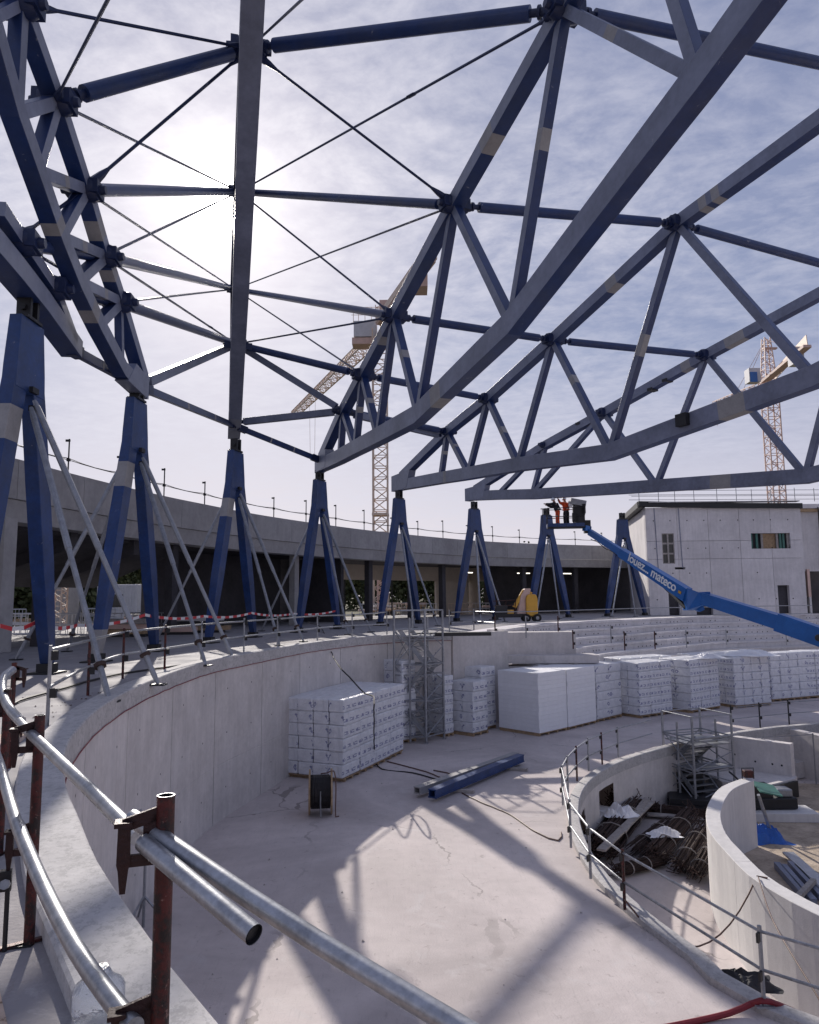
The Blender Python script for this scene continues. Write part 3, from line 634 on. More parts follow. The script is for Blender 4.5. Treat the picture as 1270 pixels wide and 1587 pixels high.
# sloping raker beams under the left part
for px_, L in ((40, 5.5), (150, 6), (240, 6)):
    i = rpos(px_); p, n_ = path_r[i], nrr[i]; a = Z0(p+n_*OR*.8, 3.9); b = Z0(p+n_*OR*L, 2.3)
    mb = MB(); mb.loft([ring4(a, path_r[i+1]-p, V(0, 0, 1), .35/.6*1.0, .8), ring4(b, path_r[i+1]-p, V(0, 0, 1), .6, .5)], 'dark_concrete'); mb.build('raker_beam', rt)
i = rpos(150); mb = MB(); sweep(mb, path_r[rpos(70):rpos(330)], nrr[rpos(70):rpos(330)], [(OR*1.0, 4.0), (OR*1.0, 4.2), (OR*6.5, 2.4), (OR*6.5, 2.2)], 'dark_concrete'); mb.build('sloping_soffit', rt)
mb = MB()
for px_ in (590, 780, 860, 930): 
    i = rpos(px_); p, n_ = path_r[i], nrr[i]; d = (path_r[i+1]-p).normalized(); c = Z0(p+n_*OR*4.5, 3.7); mb.beam(c-d*.7, c+d*.7, .08, .08, 'lit_tube')
mb.build('lamp_tube', rt)
mb = MB()
for a in range(i2, i3-6, 4): p, n_ = path_r[a], nrr[a]; mb.tube([Z0(p+n_*OR*7.9, 0), Z0(p+n_*OR*7.9, 3.1)], .06, 'black_steel', 6)
mb.build('window_post', rt)
# guard line on the ring roof
gt = thing('roof_guardrail', 'thin guard posts and wires along the top of the curved gallery roof', 'guardrail', Z0(path_r[kk], RZ))
rs = resample(path_r, 3.1); rn = normals(rs); hs = []
for p, n_ in zip(rs, rn):
    b = Z0(p+n_*OR*.14, RZ); hh = 1.15+RNG.uniform(-.05, .25); mb = MB(); mb.tube([b, b+V(0, 0, hh)], .028, 'black_steel', 6); mb.box(b+V(-.05, 0, hh-.06), .16, .05, .08, 'black_steel'); mb.box(b+V(0, 0, .5), .12, .08, .1, 'black_steel'); mb.build('post', gt); hs.append(b)
mb = MB()
for a, b in zip(hs, hs[1:]):
    for z in (.5, .56): mb.tube(sag(a+V(0, 0, z), b+V(0, 0, z), .03+(.05 if z > .5 else 0), 4), .014, 'black_steel', 4, caps=False)
mb.build('wire', gt)
# ------------------------------------------------------------------ terrace guardrail + foreground rails
def rail_post(base, h, mb_m, red=True, d=V(1, 0, 0), r=.021, hook=True, gap=.48, parent=None, big=False):
    m_ = 'red_steel' if red else 'prop_steel'; mb = MB(); b = V(*base)
    n = 14 if big else 6
    mb.tube([b, b+V(0, 0, h)], r, m_, n, caps=not big)
    if big:
        mb.tube([b+V(0, 0, h), b+V(0, 0, h-.10)], r*.84, 'black_steel', n, caps=False); mb.tube([b+V(0, 0, h-.09), b+V(0, 0, h-.10)], r*.84, 'black_steel', n); rg4 = lambda q: [b+V(math.cos(6.2832*i_/n)*q, math.sin(6.2832*i_/n)*q, h) for i_ in range(n)]; mb.add(rg4(r*.84)+rg4(r), [(i_, (i_+1) % n, n+(i_+1) % n, n+i_) for i_ in range(n)], 'prop_steel')
    if hook:
        for z in (h-.13, h-.13-gap):
            c = b+d*.055+V(0, 0, z)
            if big:
                # flat hook bracket: sloping arm, outer jaw with a tapered tongue, lower lug
                s0 = d.cross(V(0, 0, 1)).normalized(); c0 = b+d*r*.8+V(0, 0, z+.055); mk = 'bracket_steel'
                mb.beam(c0+V(0, 0, .03), c0+d*.085+V(0, 0, .006), .012, .034, mk); mb.box(c0+d*.085+V(0, 0, .012), .045, .05, .012, mk, d)
                mb.loft([ring4(c0+d*.083+V(0, 0, zz_), d, s0, a_, b_5) for zz_, a_, b_5 in ((.015, .030, .03), (-.09, .034, .022), (-.105, .026, .02), (-.165, .014, .012))], mk)
                mb.beam(c0-V(0, 0, .085), c0+d*.08-V(0, 0, .085), .012, .03, mk); mb.box(c0+d*.018-V(0, 0, .03), .036, .012, .12, mk, d)
            else: mb.box(c, .09, .03, .12, 'black_steel', d)
    return mb.build('post', parent, smooth=big)
far_px = [(73, 1125), (136, 1078), (190, 1052), (255, 1038), (312, 1024), (378, 1011), (430, 1003), (492, 995), (546, 989), (600, 984)]
tg = thing('terrace_guardrail', 'red and grey post guardrail with two tubes curving along the terrace edge before the columns', 'guardrail', G(312, 1024, 0))
fp = [G(x, y, 0) for x, y in far_px]
for i, b in enumerate(fp): rail_post(b, 1.02, None, red=(i in (1, 2, 3)), parent=tg, r=.026)
for z in (.94, .47):
    mb = MB(); sp_ = spline([b+V(0, 0, z+RNG.uniform(-.03, .03)) for b in fp], .8); mb.tube(sp_, .024, 'galvanised', 8); mb.build('rail', tg, smooth=True)
# right of the tower
fp2 = [G(x, y, z) for x, y, z in ((697, 980, 0), (735, 977, 0), (768, 990, -.3), (816, 989, -.3), (866, 988, -.35), (889, 1006, -.8), (948, 997, -.6), (969, 1008, -.9), (1016, 1006, -1.0), (1065, 1004, -1.0), (1127, 1000, -1.2), (1220, 1000, -1.2))]
tg2 = thing('bleacher_guardrail', 'thin post and tube guardrail stepping along the bleachers and terrace edge', 'guardrail', fp2[3])
for i, b in enumerate(fp2): rail_post(b, 1.0 if i < 5 else .85, None, red=(i in (2, 4, 5, 7, 8)), parent=tg2, r=.03)
tops = fp2[:5]
for z in (.94, .47):
    mb = MB(); mb.tube([Z0(b, 0)+V(0, 0, z-.05) for b in fp2[:5]]+[G(1010, 968, 0)+V(0, 0, z-.05), G(1260, 962, 0)+V(0, 0, z-.05)], .022, 'prop_steel', 6); mb.build('rail', tg2, smooth=True)
# foreground guardrail, three red posts
PA, PB_ = V(-.685, 2.03, 0), G(38, 1465, 0)
PC, PD = Z0(D(8, 1056, 4.8), 0), V(-3.9, 7.2, 0)
fg = thing('near_guardrail', 'foreground guardrail of galvanised tubes hooked on rusty red posts', 'guardrail', PB_)
hd_ = V(-.62, -.78, 0)
for p, h in ((PA, 1.075), (PB_, 1.05), (PC, 1.03), (PD, 1.0)): rail_post(p+V(.02, 0, 0), h, None, red=True, d=V(-.95, -.30, 0).normalized() if p is not PD else V(1, 0, 0), r=.024, parent=fg, big=True, gap=.47)
mb = MB()
for p in (PB_, PC): mb.beam(p+V(-.14, -.1, .01), p+V(.16, .12, .01), .03, .012, 'red_steel')
mb.build('foot_flat', fg)
def G2(x, y, Y): return D(x, y, Y)
rl = lambda pts, nm, r=.0245: MB().tube(pts, r, 'galvanised', 20).build(nm, fg, smooth=True)
rl(spline([G2(20, 1038, 5.25), G2(7, 1048, 5.15), G2(3, 1066, 4.95), G2(8, 1086, 4.7), G2(18, 1103, 4.45), G2(32, 1118, 4.2)], .06), 'bent_rail', .028)
rl([G2(36, 1126, 3.75), G2(140, 1225, 2.75), G2(215, 1299, 2.28)], 'rail', .024)
rl([G2(30, 1118, 3.9), G2(46, 1135, 3.62)], 'rail', .020)
rl([G2(206, 1268, 2.12), G2(246, 1296, 2.02), G2(380, 1388, 1.86), G2(495, 1462, 1.74), G2(609, 1531, 1.64), G2(740, 1610, 1.52)], 'rail', .0235)
mb = MB(); a, b = G2(222, 1306, 2.0), G2(394, 1449, 1.72); mb.tube([a, b], .0235, 'galvanised', 20, caps=False); mb.tube([b, a], .0205, 'black_steel', 20, caps=False)
d_ = (b-a).normalized(); mb.tube([b-d_*.01, b-d_*.15], [.0205, .0205], 'black_steel', 20); mb.build('open_ended_tube', fg, smooth=True)
rl([G2(-20, 1130, 4.5), G2(0, 1187, 3.9), G2(16, 1245, 3.45), G2(30, 1290, 3.15)], 'rail', .024)
rl(spline([G2(27, 1278, 3.22), G2(42, 1316, 3.0), G2(76, 1393, 2.68), G2(118, 1472, 2.36), G2(163, 1537, 2.13), G2(208, 1594, 1.98)], .1), 'rail', .0265)
# lower hook with vice-like clamp near the left edge
mb = MB(); c = G(0, 1475, 0); c2 = c+V(.02, 0, 0); mb.tube([c2, c2+V(0, 0, .28)], .011, 'black_steel', 8); mb.box(c2+V(-.05, .02, .30), .10, .04, .09, 'black_steel', V(1, .4, 0)); mb.beam(c2+V(-.1, 0, .005), c2+V(.1, .05, .005), .03, .01, 'black_steel')
mb.tube([c2+V(.0, -.02, .30), c2+V(.01, -.05, .31)], .022, 'prop_steel', 8)
tag(mb.build('edge_clamp'), 'small black rail clamp with a washer standing on the floor at the left picture edge', 'clamp')
# water jug
cj = G(150, 1622, .004); mb = MB(); mb.tube([cj+V(0, 0, z) for z in (0, .015, .10, .11, .125, .2, .215, .235, .27)], [.075, .09, .09, .083, .09, .09, .08, .05, .03], 'water_plastic', 18)
ob = mb.build('water_bottle', None, smooth=True); tag(ob, 'clear plastic water bottle standing behind the coping under the lower rail', 'bottle')
# inner trench guardrail
ig_px = [(1185, 1560), (969, 1410), (916, 1362), (885.5, 1314), (873, 1248), (881, 1229), (895, 1211), (913, 1195), (934, 1185), (959, 1174)]
ig = thing('ring_guardrail', 'galvanised tube guardrail around the inner trench, on mixed red and grey posts', 'guardrail', G(885, 1314, PF+.12))
ip = [G(x, y, PF+.12) for x, y in ig_px]
for i, b in enumerate(ip):
    rail_post(b, 1.0, None, red=(i in (1, 6, 8)), parent=ig, r=.028 if i else .03, d=V(-.7, -.7, 0))
    if i == 0: MB().beam(b+V(-.12, 0, .01), b+V(.12, 0, .01), .12, .02, 'prop_steel').build('base_plate', ig)
front = [V(7.6, 7.4, PF+.12)]+ip
for z in (.93, .45):
    mb = MB(); mb.tube([p+V(0, 0, z) for p in front], .022, 'galvanised', 8); mb.build('rail', ig, smooth=True)
ip2 = [G(x, y, PF+.12) for x, y in ((1135, 1133), (1179, 1128), (1224, 1123), (1275, 1119))]
ig2 = thing('ring_guardrail', 'black post guardrail on the far rim of the inner trench', 'guardrail', ip2[1])
for b in ip2: rail_post(b, 1.0, None, red=False, parent=ig2, r=.03)
for o in ig2.children: o.data.materials.clear(); o.data.materials.append(M['black_steel'])
for z in (.9, .45): mb = MB(); mb.tube([p+V(0, 0, z) for p in ip2], .016, 'prop_steel', 6); mb.build('rail', ig2)
mb = MB(); a_ = ip[-1]; b_2 = G(1012, 1157, PF+.12)
for z in (.93, .45): mb.tube([a_+V(0, 0, z), b_2+V(0, 0, z)], .018, 'galvanised', 6)
mb.build('rail', ig)
# trench curb + wall
li = spline([Z0(p, 0) for p in [V(7.6, 7.4, 0)]+I1+[V(20, 31.5, 0), V(27, 28, 0)]], .5); ln = normals(li)
IN = 1 if (li[40]+ln[40]-Q).length < (li[40]-Q).length else -1
tw = thing('trench_wall', 'curved concrete wall of the inner trench with two square openings', 'wall', Z0(li[20], TR))
openings = [(926, 950, 1200, 1233), (894, 909, 1228, 1262)]
def az_of(p): d = p-V(0, 0, EYE); w_ = d.dot(FW); return 635+F*d.dot(RI)/w_
mb = MB(); sweep(mb, li, ln, [(IN*o_, z) for o_, z in ((-.02, PF-.1), (-.02, PF+.105), (0, PF+.12), (.24, PF+.12), (.26, PF+.10), (.26, PF-.2), (.0, PF-.2))], 'coping_concrete'); mb.build('curb', tw, smooth=True)
mb = MB(); cells = []
for i in range(len(li)-1):
    x = (az_of(Z0(li[i]+ln[i]*IN*.24, TR+1))+az_of(Z0(li[i+1]+ln[i+1]*IN*.24, TR+1)))/2
    hole = (li[i].y > 16 and any(a <= x <= b for a, b, _, _ in openings))
    zs = [TR, TR+.62, TR+1.38, PF-.15]
    for k in range(3):
        if hole and k == 1:
            for o1 in (.24, .6): pass
            a, b = li[i], li[i+1]; q = lambda p, n_, o_, z: V(p.x+n_.x*IN*o_, p.y+n_.y*IN*o_, z)
            mb.add([q(a, ln[i], .24, zs[1]), q(b, ln[i+1], .24, zs[1]), q(b, ln[i+1], -.25, zs[1]), q(a, ln[i], -.25, zs[1])], [(0, 1, 2, 3)], 'white_concrete')
            mb.add([q(a, ln[i], .24, zs[2]), q(b, ln[i+1], .24, zs[2]), q(b, ln[i+1], -.25, zs[2]), q(a, ln[i], -.25, zs[2])], [(0, 1, 2, 3)], 'wall_concrete')
            mb.add([q(a, ln[i], -.25, zs[1]), q(b, ln[i+1], -.25, zs[1]), q(b, ln[i+1], -.25, zs[2]), q(a, ln[i], -.25, zs[2])], [(0, 1, 2, 3)], 'wall_concrete')
            continue
        a, b = li[i], li[i+1]; q = lambda p, n_, o_, z: V(p.x+n_.x*IN*o_, p.y+n_.y*IN*o_, z)
        mb.add([q(a, ln[i], .24, zs[k]), q(b, ln[i+1], .24, zs[k]), q(b, ln[i+1], .24, zs[k+1]), q(a, ln[i], .24, zs[k+1])], [(0, 1, 2, 3)], 'wall_concrete')
mb.build('face', tw)
# white curved inner wall
W_px = [(1160, 1208), (1128, 1221), (1111, 1243), (1106, 1266), (1114, 1292), (1134, 1316), (1174, 1356), (1220, 1385), (1270, 1411), (1420, 1480)]
WP = spline([Z0(G(x, y, PF+.1), 0) for x, y in W_px], .35); wn = normals(WP)
cw = thing('inner_wall', 'white curved concrete wall standing between the trench and the sandy ground', 'wall', Z0(WP[0], TR))
for a in range(0, len(WP)-1, 9):
    b = min(a+9, len(WP)-1); pp = WP[a:b+1]; pp = pp[:-1]+[pp[-1]-(pp[-1]-pp[-2]).normalized()*.012]
    mb = MB(); sweep(mb, pp, wn[a:b+1], [(-.17, TR), (-.17, PF+.09), (-.16, PF+.1), (.16, PF+.1), (.17, PF+.09), (.17, TR)], 'white_concrete'); mb.build('panel', cw)
# sandy ground right of it
SP = [Z0(p, TR+.05) for p in WP]; far = [Z0(G(1130, 1215, TR), TR+.05), V(24, 27, TR+.05), V(28, 12, TR+.05)]
mb = MB(); pts = SP+[V(24, 9, TR+.05), V(26, 20, TR+.05), V(24, 27, TR+.05), Z0(G(1130, 1212, TR), TR+.05)]
mb.add(pts, [tuple(range(len(pts)))], 'sand'); ob = mb.build('sandy_ground'); tag(ob, kind='structure')
# ------------------------------------------------------------------ grey building on the right
FY = 57.
fx = lambda x, y=870: D(x, y, FY).x
fz = lambda y, x=1110: D(x, y, FY).z
fb = thing('concrete_building', 'grey two-storey raw concrete building with flat dark roof edge at the right', 'building', (fx(1120), FY, 0))
X0, X1, ZT = fx(1004), fx(1247), fz(786)
holes = [(fx(1028), fx(1047), fz(873), fz(826)), (fx(1167), fx(1228), fz(851), fz(827)), (fx(1034), fx(1051), -.2, fz(911)), (fx(1076), fx(1101), -.2, fz(932)), (fx(1203), fx(1221), -.2, fz(908)), (fx(1046), fx(1062), fz(882), fz(878.5))]
def holed_wall(parent, x0, x1, z0, z1, holes, y, th, m, cols, rows, nm='panel'):
    """wall in the XZ plane cut into cast panels, with openings"""
    cx = [x0+(x1-x0)*i/cols for i in range(cols+1)]; cz = [z0]+rows+[z1]; g = .012
    for a, b in zip(cx, cx[1:]):
        for c, d in zip(cz, cz[1:]):
            xs = sorted({a+g, b-g} | {h for H_ in holes for h in H_[:2] if a+g < h < b-g}); zs = sorted({c+g, d-g} | {h for H_ in holes for h in H_[2:] if c+g < h < d-g})
            mb = MB()
            ins = lambda x, z: any(h[0] < x < h[1] and h[2] < z < h[3] for h in holes)
            for i, (p, q) in enumerate(zip(xs, xs[1:])):
                for j, (r_, s_) in enumerate(zip(zs, zs[1:])):
                    if ins((p+q)/2, (r_+s_)/2): continue
                    mb.add([(p, y, r_), (q, y, r_), (q, y, s_), (p, y, s_)], [(0, 1, 2, 3)], m)
                    for (u0, u1, ox, oz) in (((p, r_), (q, r_), 0, -1), ((q, r_), (q, s_), 1, 0), ((q, s_), (p, s_), 0, 1), ((p, s_), (p, r_), -1, 0)):
                        mx, mz = (u0[0]+u1[0])/2+ox*.005, (u0[1]+u1[1])/2+oz*.005
                        if ins(mx, mz) or not (xs[0] < mx < xs[-1] and zs[0] < mz < zs[-1]):
                            mb.add([(u0[0], y, u0[1]), (u1[0], y, u1[1]), (u1[0], y+th, u1[1]), (u0[0], y+th, u0[1])], [(0, 1, 2, 3)], m)
            if mb.v: mb.build(nm, parent)
holed_wall(fb, X0, X1, -.1, ZT, holes, FY, .35, 'facade_concrete', 5, [fz(866), fz(838)])
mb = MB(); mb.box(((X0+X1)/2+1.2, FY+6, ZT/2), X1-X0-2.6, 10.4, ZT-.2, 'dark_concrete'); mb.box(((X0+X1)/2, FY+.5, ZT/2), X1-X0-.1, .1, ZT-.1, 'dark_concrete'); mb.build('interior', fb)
mb = MB(); mb.loft([[V(X0, FY+.0, z), V(X0, FY+.35, z), V(X0+2.2, FY+11.2, z), V(X0+1.9, FY+11.2, z)] for z in (-.1, ZT+.0)], 'facade_concrete'); mb.build('side_wall', fb)
def frm(x0, x1, z0, z1, m, nv, nh, t_=.09, name='window'):
    mb = MB(); y = FY+.1
    for x in [x0+(x1-x0)*i/nv for i in range(nv+1)]: mb.box((x, y, (z0+z1)/2), t_, .1, z1-z0, m)
    for z in [z0+(z1-z0)*i/nh for i in range(nh+1)]: mb.box(((x0+x1)/2, y+.004, z), x1-x0+t_, .09, t_, m)
    w_ = mb.build(name, fb); g = MB(); g.add([(x0, y+.03, z0), (x1, y+.03, z0), (x1, y+.03, z1), (x0, y+.03, z1)], [(0, 1, 2, 3)], 'dark_glass'); g.build('pane', w_); return w_
frm(*holes[0], 'old_timber', 2, 3, .13)
h = holes[1]; mb = MB()
for i, mm in ((0, 'green_sheet'), (.14, 'green_sheet'), (.27, 'old_timber'), (.66, 'old_timber'), (.74, 'green_sheet'), (.82, 'green_sheet'), (.93, 'old_timber')): mb.box((h[0]+(h[1]-h[0])*(i+.03), FY+.22, (h[2]+h[3])/2), .16, .12, h[3]-h[2]-.01, mm)
mb.box(((h[0]+h[1])/2, FY+.36, (h[2]+h[3])/2), (h[1]-h[0])*.4, .05, (h[3]-h[2])*.96, 'timber'); mb.build('window_prop', fb)
mb = MB(); mb.beam(V(X0+1.7, FY+11.2, ZT+.26), V(X0-.3, FY-.1, ZT+.26), .6, .46, 'black_steel'); mb.beam(V(X0-.55, FY-.02, ZT+.3), V(X0+4.5, FY-.02, ZT+.16), .5, .42, 'black_steel'); mb.beam(V(X0+4.5, FY-.01, ZT+.13), V(X1+.05, FY-.03, ZT+.03), .5, .40, 'black_steel'); mb.box(((X0+X1)/2+1.1, FY+5.6, ZT+.2), X1-X0-2.2, 10.6, .2, 'ring_concrete'); mb.build('roof_edge', fb)
mb = MB(); mb.box(((X0+X1)/2, FY-.06, ZT+.40), X1-X0-.4, .6, .07, 'ring_concrete'); mb.build('roof_flashing', fb)
for x in (fx(1020), fx(1058)):
    mb = MB(); mb.beam((x, FY-.02, fz(880)), (x-.1, FY-.02, ZT-.05), .05, .05, 'steel_grey'); mb.build('downpipe', fb)
mb = MB()
for x in np.arange(X0+.6, X1-.3, 1.33):
    for z in (1.2, 3.25, 5.2, 7.4):
        if RNG.random() < .25: continue
        c = V(x+RNG.uniform(-.05, .05), FY-.003, z); mb.add([c+V(math.cos(i*math.pi/3)*.055, 0, math.sin(i*math.pi/3)*.055) for i in range(6)], [tuple(range(6))], 'black_steel')
tag(mb.build('tie_hole', fb), kind='stuff')
rg = thing('roof_edge_guardrail', 'scaffold tube guardrail on top of the grey concrete building', 'guardrail', (fx(1120), FY, ZT+.4))
for x in [X0-.4+i*1.55 for i in range(15)]:
    mb = MB(); mb.tube([(x, FY+.1+(.7 if int(x*10) % 2 else 0), ZT+.4), (x, FY+.1+(.7 if int(x*10) % 2 else 0), ZT+1.55+RNG.uniform(-.1, .15))], .03, 'prop_steel', 5); mb.build('post', rg)
for z, y in ((.95, .1), (1.4, .1), (.75, .8), (1.15, .8)): MB().tube([(X0-1, FY+y, ZT+z), (X1+7, FY+y, ZT+z-.1)], .022, 'prop_steel', 5).build('rail', rg)
# annex to the right
an = thing('building_annex', 'set-back concrete wall with dark ground floor opening beyond the grey building', 'building', (X1+3, FY+2, 0))
mb = MB(); mb.box((X1+4.2, FY+1.2, fz(838)), 8.2, .3, fz(790)-fz(886), 'facade_concrete'); mb.build('upper_wall', an)
mb = MB(); mb.box((X1+4.2, FY+2, ZT+.1), 8.6, 2.6, .35, 'facade_concrete'); mb.box((X1+4.2, FY+.9, ZT-.22), 8, .2, .25, 'timber'); mb.build('roof_slab', an)
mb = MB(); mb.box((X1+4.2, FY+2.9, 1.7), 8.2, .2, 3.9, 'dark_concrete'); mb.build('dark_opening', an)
mb = MB(); mb.box((X1+.75, FY+1.0, 2.4), .22, .25, 2.2, 'crane_orange'); mb.box((X1+.78, FY+1.0, .6), .16, .2, 1.5, 'white_concrete'); mb.build('door_jamb', an)
for k in range(3):
    MB().beam((X1+1.9+k*.35, FY+.4, 0), (X1+2.5+k*.3, FY+1.0, 2.2+k*.3), .06, .06, 'prop_steel').build('leaning_pole', an)
sc_ = thing('facade_scaffold', 'narrow scaffold ladder tower at the right picture edge beside the annex', 'scaffold', (X1+2.6, FY+.6, fz(880)))
mb = MB()
for x in (X1+1.75, X1+2.6): mb.tube([(x, FY+.6, fz(885)), (x, FY+.6, ZT)], .05, 'black_steel', 5)
for k in range(14):
    z = fz(885)+k*(ZT-fz(885))/14; mb.tube([(X1+1.75, FY+.6, z), (X1+2.6, FY+.6, z+(.35 if k % 2 else 0))], .03, 'black_steel', 4)
tag(mb.build('lattice', sc_), kind='stuff')
# ------------------------------------------------------------------ tower cranes
def lattice(mb, p, q, w0, w1, m, n, th=.13, tri=False, up=V(0, 0, 1)):
    p, q = V(*p), V(*q); d = (q-p).normalized(); x = d.cross(up)
    if x.length < .1: x = V(1, 0, 0)
    x = x.normalized(); y = x.cross(d).normalized()
    cor = [(-1, -1), (1, -1), (1, 1), (-1, 1)] if not tri else [(-1, -1), (1, -1), (0, 1)]
    pt_ = lambda k, c: p+(q-p)*(k/n)+(x*c[0]+y*c[1])*(w0+(w1-w0)*k/n)/2
    for c in cor: mb.beam(pt_(0, c), pt_(n, c), th, th, m, up=x)
    N = len(cor)
    for k in range(n):
        for a in range(N):
            c0, c1 = cor[a], cor[(a+1) % N]
            if k % 2: c0, c1 = c1, c0
            mb.beam(pt_(k, c0), pt_(k+1, c1), th*.55, th*.55, m, up=d.cross(x)+x*.3)
            mb.beam(pt_(k, c0), pt_(k, c1), th*.5, th*.5, m, up=d+x*.1)
c1 = thing('tower_crane', 'haze-paled yellow tower crane behind the gallery, white cab box, orange counter-jib', 'crane', Z0(D(590, 760, 95), -.1))
bx_ = D(590, 760, 95); zt = D(595, 512, 95).z
mb = MB(); lattice(mb, (bx_.x, 95, -.1), (bx_.x, 95, zt), 1.9, 1.9, 'crane_yellow', 26, .2); tag(mb.build('mast', c1), kind='stuff')
for z in (zt*.33, zt*.66): MB().box((bx_.x, 95, z), 2.2, 2.2, .3, 'crane_yellow').build('collar', c1)
mb = MB(); lattice(mb, D(578, 520, 97), D(452, 643, 143), 2.0, 1.4, 'crane_yellow', 30, .17, True); tag(mb.build('jib', c1), kind='stuff')
mb = MB(); p, q = D(592, 502, 94), D(666, 402, 77); mb.beam(p, q, 1.5, .45, 'crane_orange'); 
for s_ in (-1, 1): mb.beam(p+V(s_*.8, 0, .5), q+V(s_*.8, 0, .5), .12, .9, 'crane_yellow')
mb.build('counter_jib', c1)
p = D(650, 436, 81); MB().box(p, 1.9, 2.6, 2.3, 'crane_orange').build('counterweight', c1)
MB().box(D(598, 488, 95), 1.6, 2.2, 3.4, 'crane_orange').build('slewing_unit', c1)
mb = MB(); mb.box(D(567, 514, 96), 3.1, 2.4, 2.2, 'crane_white'); mb.build('cab_box', c1); MB().box(D(566, 532, 96), 3.4, 2.2, .9, 'crane_orange').build('cab_floor', c1)
mb = MB()
for x in (548, 556, 566, 576, 585): p = D(x, 500, 95); mb.tube([p, p+V(0, 0, 2.2)], .04, 'crane_yellow', 4)
for z in (.0, 1.1, 2.2): mb.tube([D(545, 500, 95)+V(0, 0, z), D(588, 500, 95)+V(0, 0, z)], .04, 'crane_yellow', 4)
tag(mb.build('railing', c1), kind='stuff')
mb = MB(); lattice(mb, D(590, 492, 95), D(588, 474, 95), 1.0, 1.0, 'crane_yellow', 4, .12); mb.build('head_frame', c1)
mb = MB(); mb.tube([D(480, 620, 133), D(481, 705, 133)], .03, 'crane_yellow', 4); mb.tube([D(489, 612, 130), D(488, 705, 133)], .03, 'crane_yellow', 4); mb.build('hoist_rope', c1)
mb = MB(); p = D(637, 462, 82); mb.tube([p, p+V(0, 0, 3)], .05, 'crane_yellow', 4); mb.tube([D(590, 478, 95), D(636, 432, 80)], .035, 'crane_yellow', 4); mb.build('stay_line', c1)
c2_ = thing('tower_crane', 'reddish tower crane behind the grey building at the right edge, pointed head, white cab', 'crane', Z0(D(1198, 700, 112), -.1))
b2 = D(1199, 690, 112); zt = D(1190, 592, 112).z
mb = MB(); lattice(mb, (b2.x, 112, -.1), (b2.x, 112, zt), 1.9, 1.9, 'crane_orange', 24, .17); tag(mb.build('mast', c2_), kind='stuff')
mb = MB(); lattice(mb, (b2.x, 112, zt), (b2.x, 112, D(1187, 524, 112).z), 1.7, .9, 'crane_orange', 7, .15); mb.box((b2.x+.5, 112, D(1187, 540, 112).z), 2.2, .6, .25, 'crane_orange'); tag(mb.build('head_tower', c2_), kind='stuff')
mb = MB(); p, q = D(1185, 592, 112), D(1252, 536, 100); mb.beam(p, q, 1.2, .4, 'crane_orange'); mb.beam(p+V(1.5, 0, .9), q+V(0, 0, .9), .1, 1.6, 'crane_yellow'); mb.build('counter_jib', c2_)
MB().box(D(1234, 553, 103), 1.6, 1.6, 2.6, 'crane_white').build('counterweight', c2_)
mb = MB(); mb.box(D(1167, 583, 111), 1.8, 1.6, 2.2, 'crane_white'); mb.box(D(1169, 584, 110.1), 1.1, .1, 1.6, 'boom_blue'); mb.build('cab', c2_)
mb = MB(); lattice(mb, D(1184, 597, 112), D(1105, 628, 132), 1.4, 1.2, 'crane_orange', 12, .13, True); tag(mb.build('jib', c2_), kind='stuff')
mb = MB()
for q in (D(1112, 660, 132), D(1150, 610, 122)): mb.tube([D(1187, 526, 112), q], .04, 'crane_orange', 4)
mb.tube([D(1187, 526, 112), D(1245, 545, 101)], .04, 'crane_orange', 4); mb.build('stay_rope', c2_)
# ------------------------------------------------------------------ boom lift
bl = thing('boom_lift', 'blue telescopic boom lift with white lettering reaching up to the rightmost truss', 'boom lift', Z0(D(1450, 1050, 27), PF))
def bb(name, p, q, w, h, m='boom_blue', h1=None, w1=None):
    p, q = V(*p), V(*q); d = (q-p).normalized(); s_ = d.cross(V(0, 0, 1)).normalized(); u = s_.cross(d)
    mb = MB(); mb.loft([ring4(p, s_, u, w, h), ring4(q, s_, u, w1 or w, h1 or h)], m); return mb.build(name, bl, bevel=.015)
P1, P2, P3 = D(912, 823, 42), D(1066, 922, 35), D(1450, 1048, 27)
bb('upper_boom', P1+(P2-P1)*.02, P1+(P2-P1)*.42, .26, .34, h1=.40); bm_ = bb('main_boom', P1+(P2-P1)*.38, P2, .42, .48, h1=.66)
mb = MB(); k1, k2 = D(1064, 930, 34.9), D(1098, 930, 34.2)
mb.loft([[v+V(0, o_, 0) for v in (D(1062, 911, 35), D(1062, 946, 35), D(1072, 946, 35), D(1098, 934, 34.3), D(1098, 917, 34.3), D(1080, 918, 34.8))] for o_ in (-.28, .28)], 'boom_blue')
mb.build('knuckle', bl, bevel=.02)
LB = D(1093, 928, 34.4); bb('lower_boom', LB, D(1215, 966, 31), .5, .56, h1=.62); bb('lower_boom', D(1207, 964, 31.2), P3, .58, .76)
mb = MB(); p = D(1262, 988, 29.6)+V(0, -.35, 0); mb.tube([p+V(0, -.02, 0), p+V(0, .05, 0)], .14, 'black_steel', 12); mb.build('pivot', bl)
mb = MB(); mb.tube([D(1020, 897, 37.5), D(1030, 907, 36.6)], .05, 'prop_steel', 6); mb.tube([D(1028, 906, 36.8), D(1064, 942, 35.0)], .11, 'black_steel', 8); mb.build('lift_cylinder', bl)
mb = MB(); mb.loft([[v+V(0, o_, 0) for v in (D(1078, 945, 34.9), D(1086, 930, 34.7), D(1090, 945, 34.6), D(1084, 948, 34.7))] for o_ in (-.2, .2)], 'boom_blue'); mb.build('link', bl)
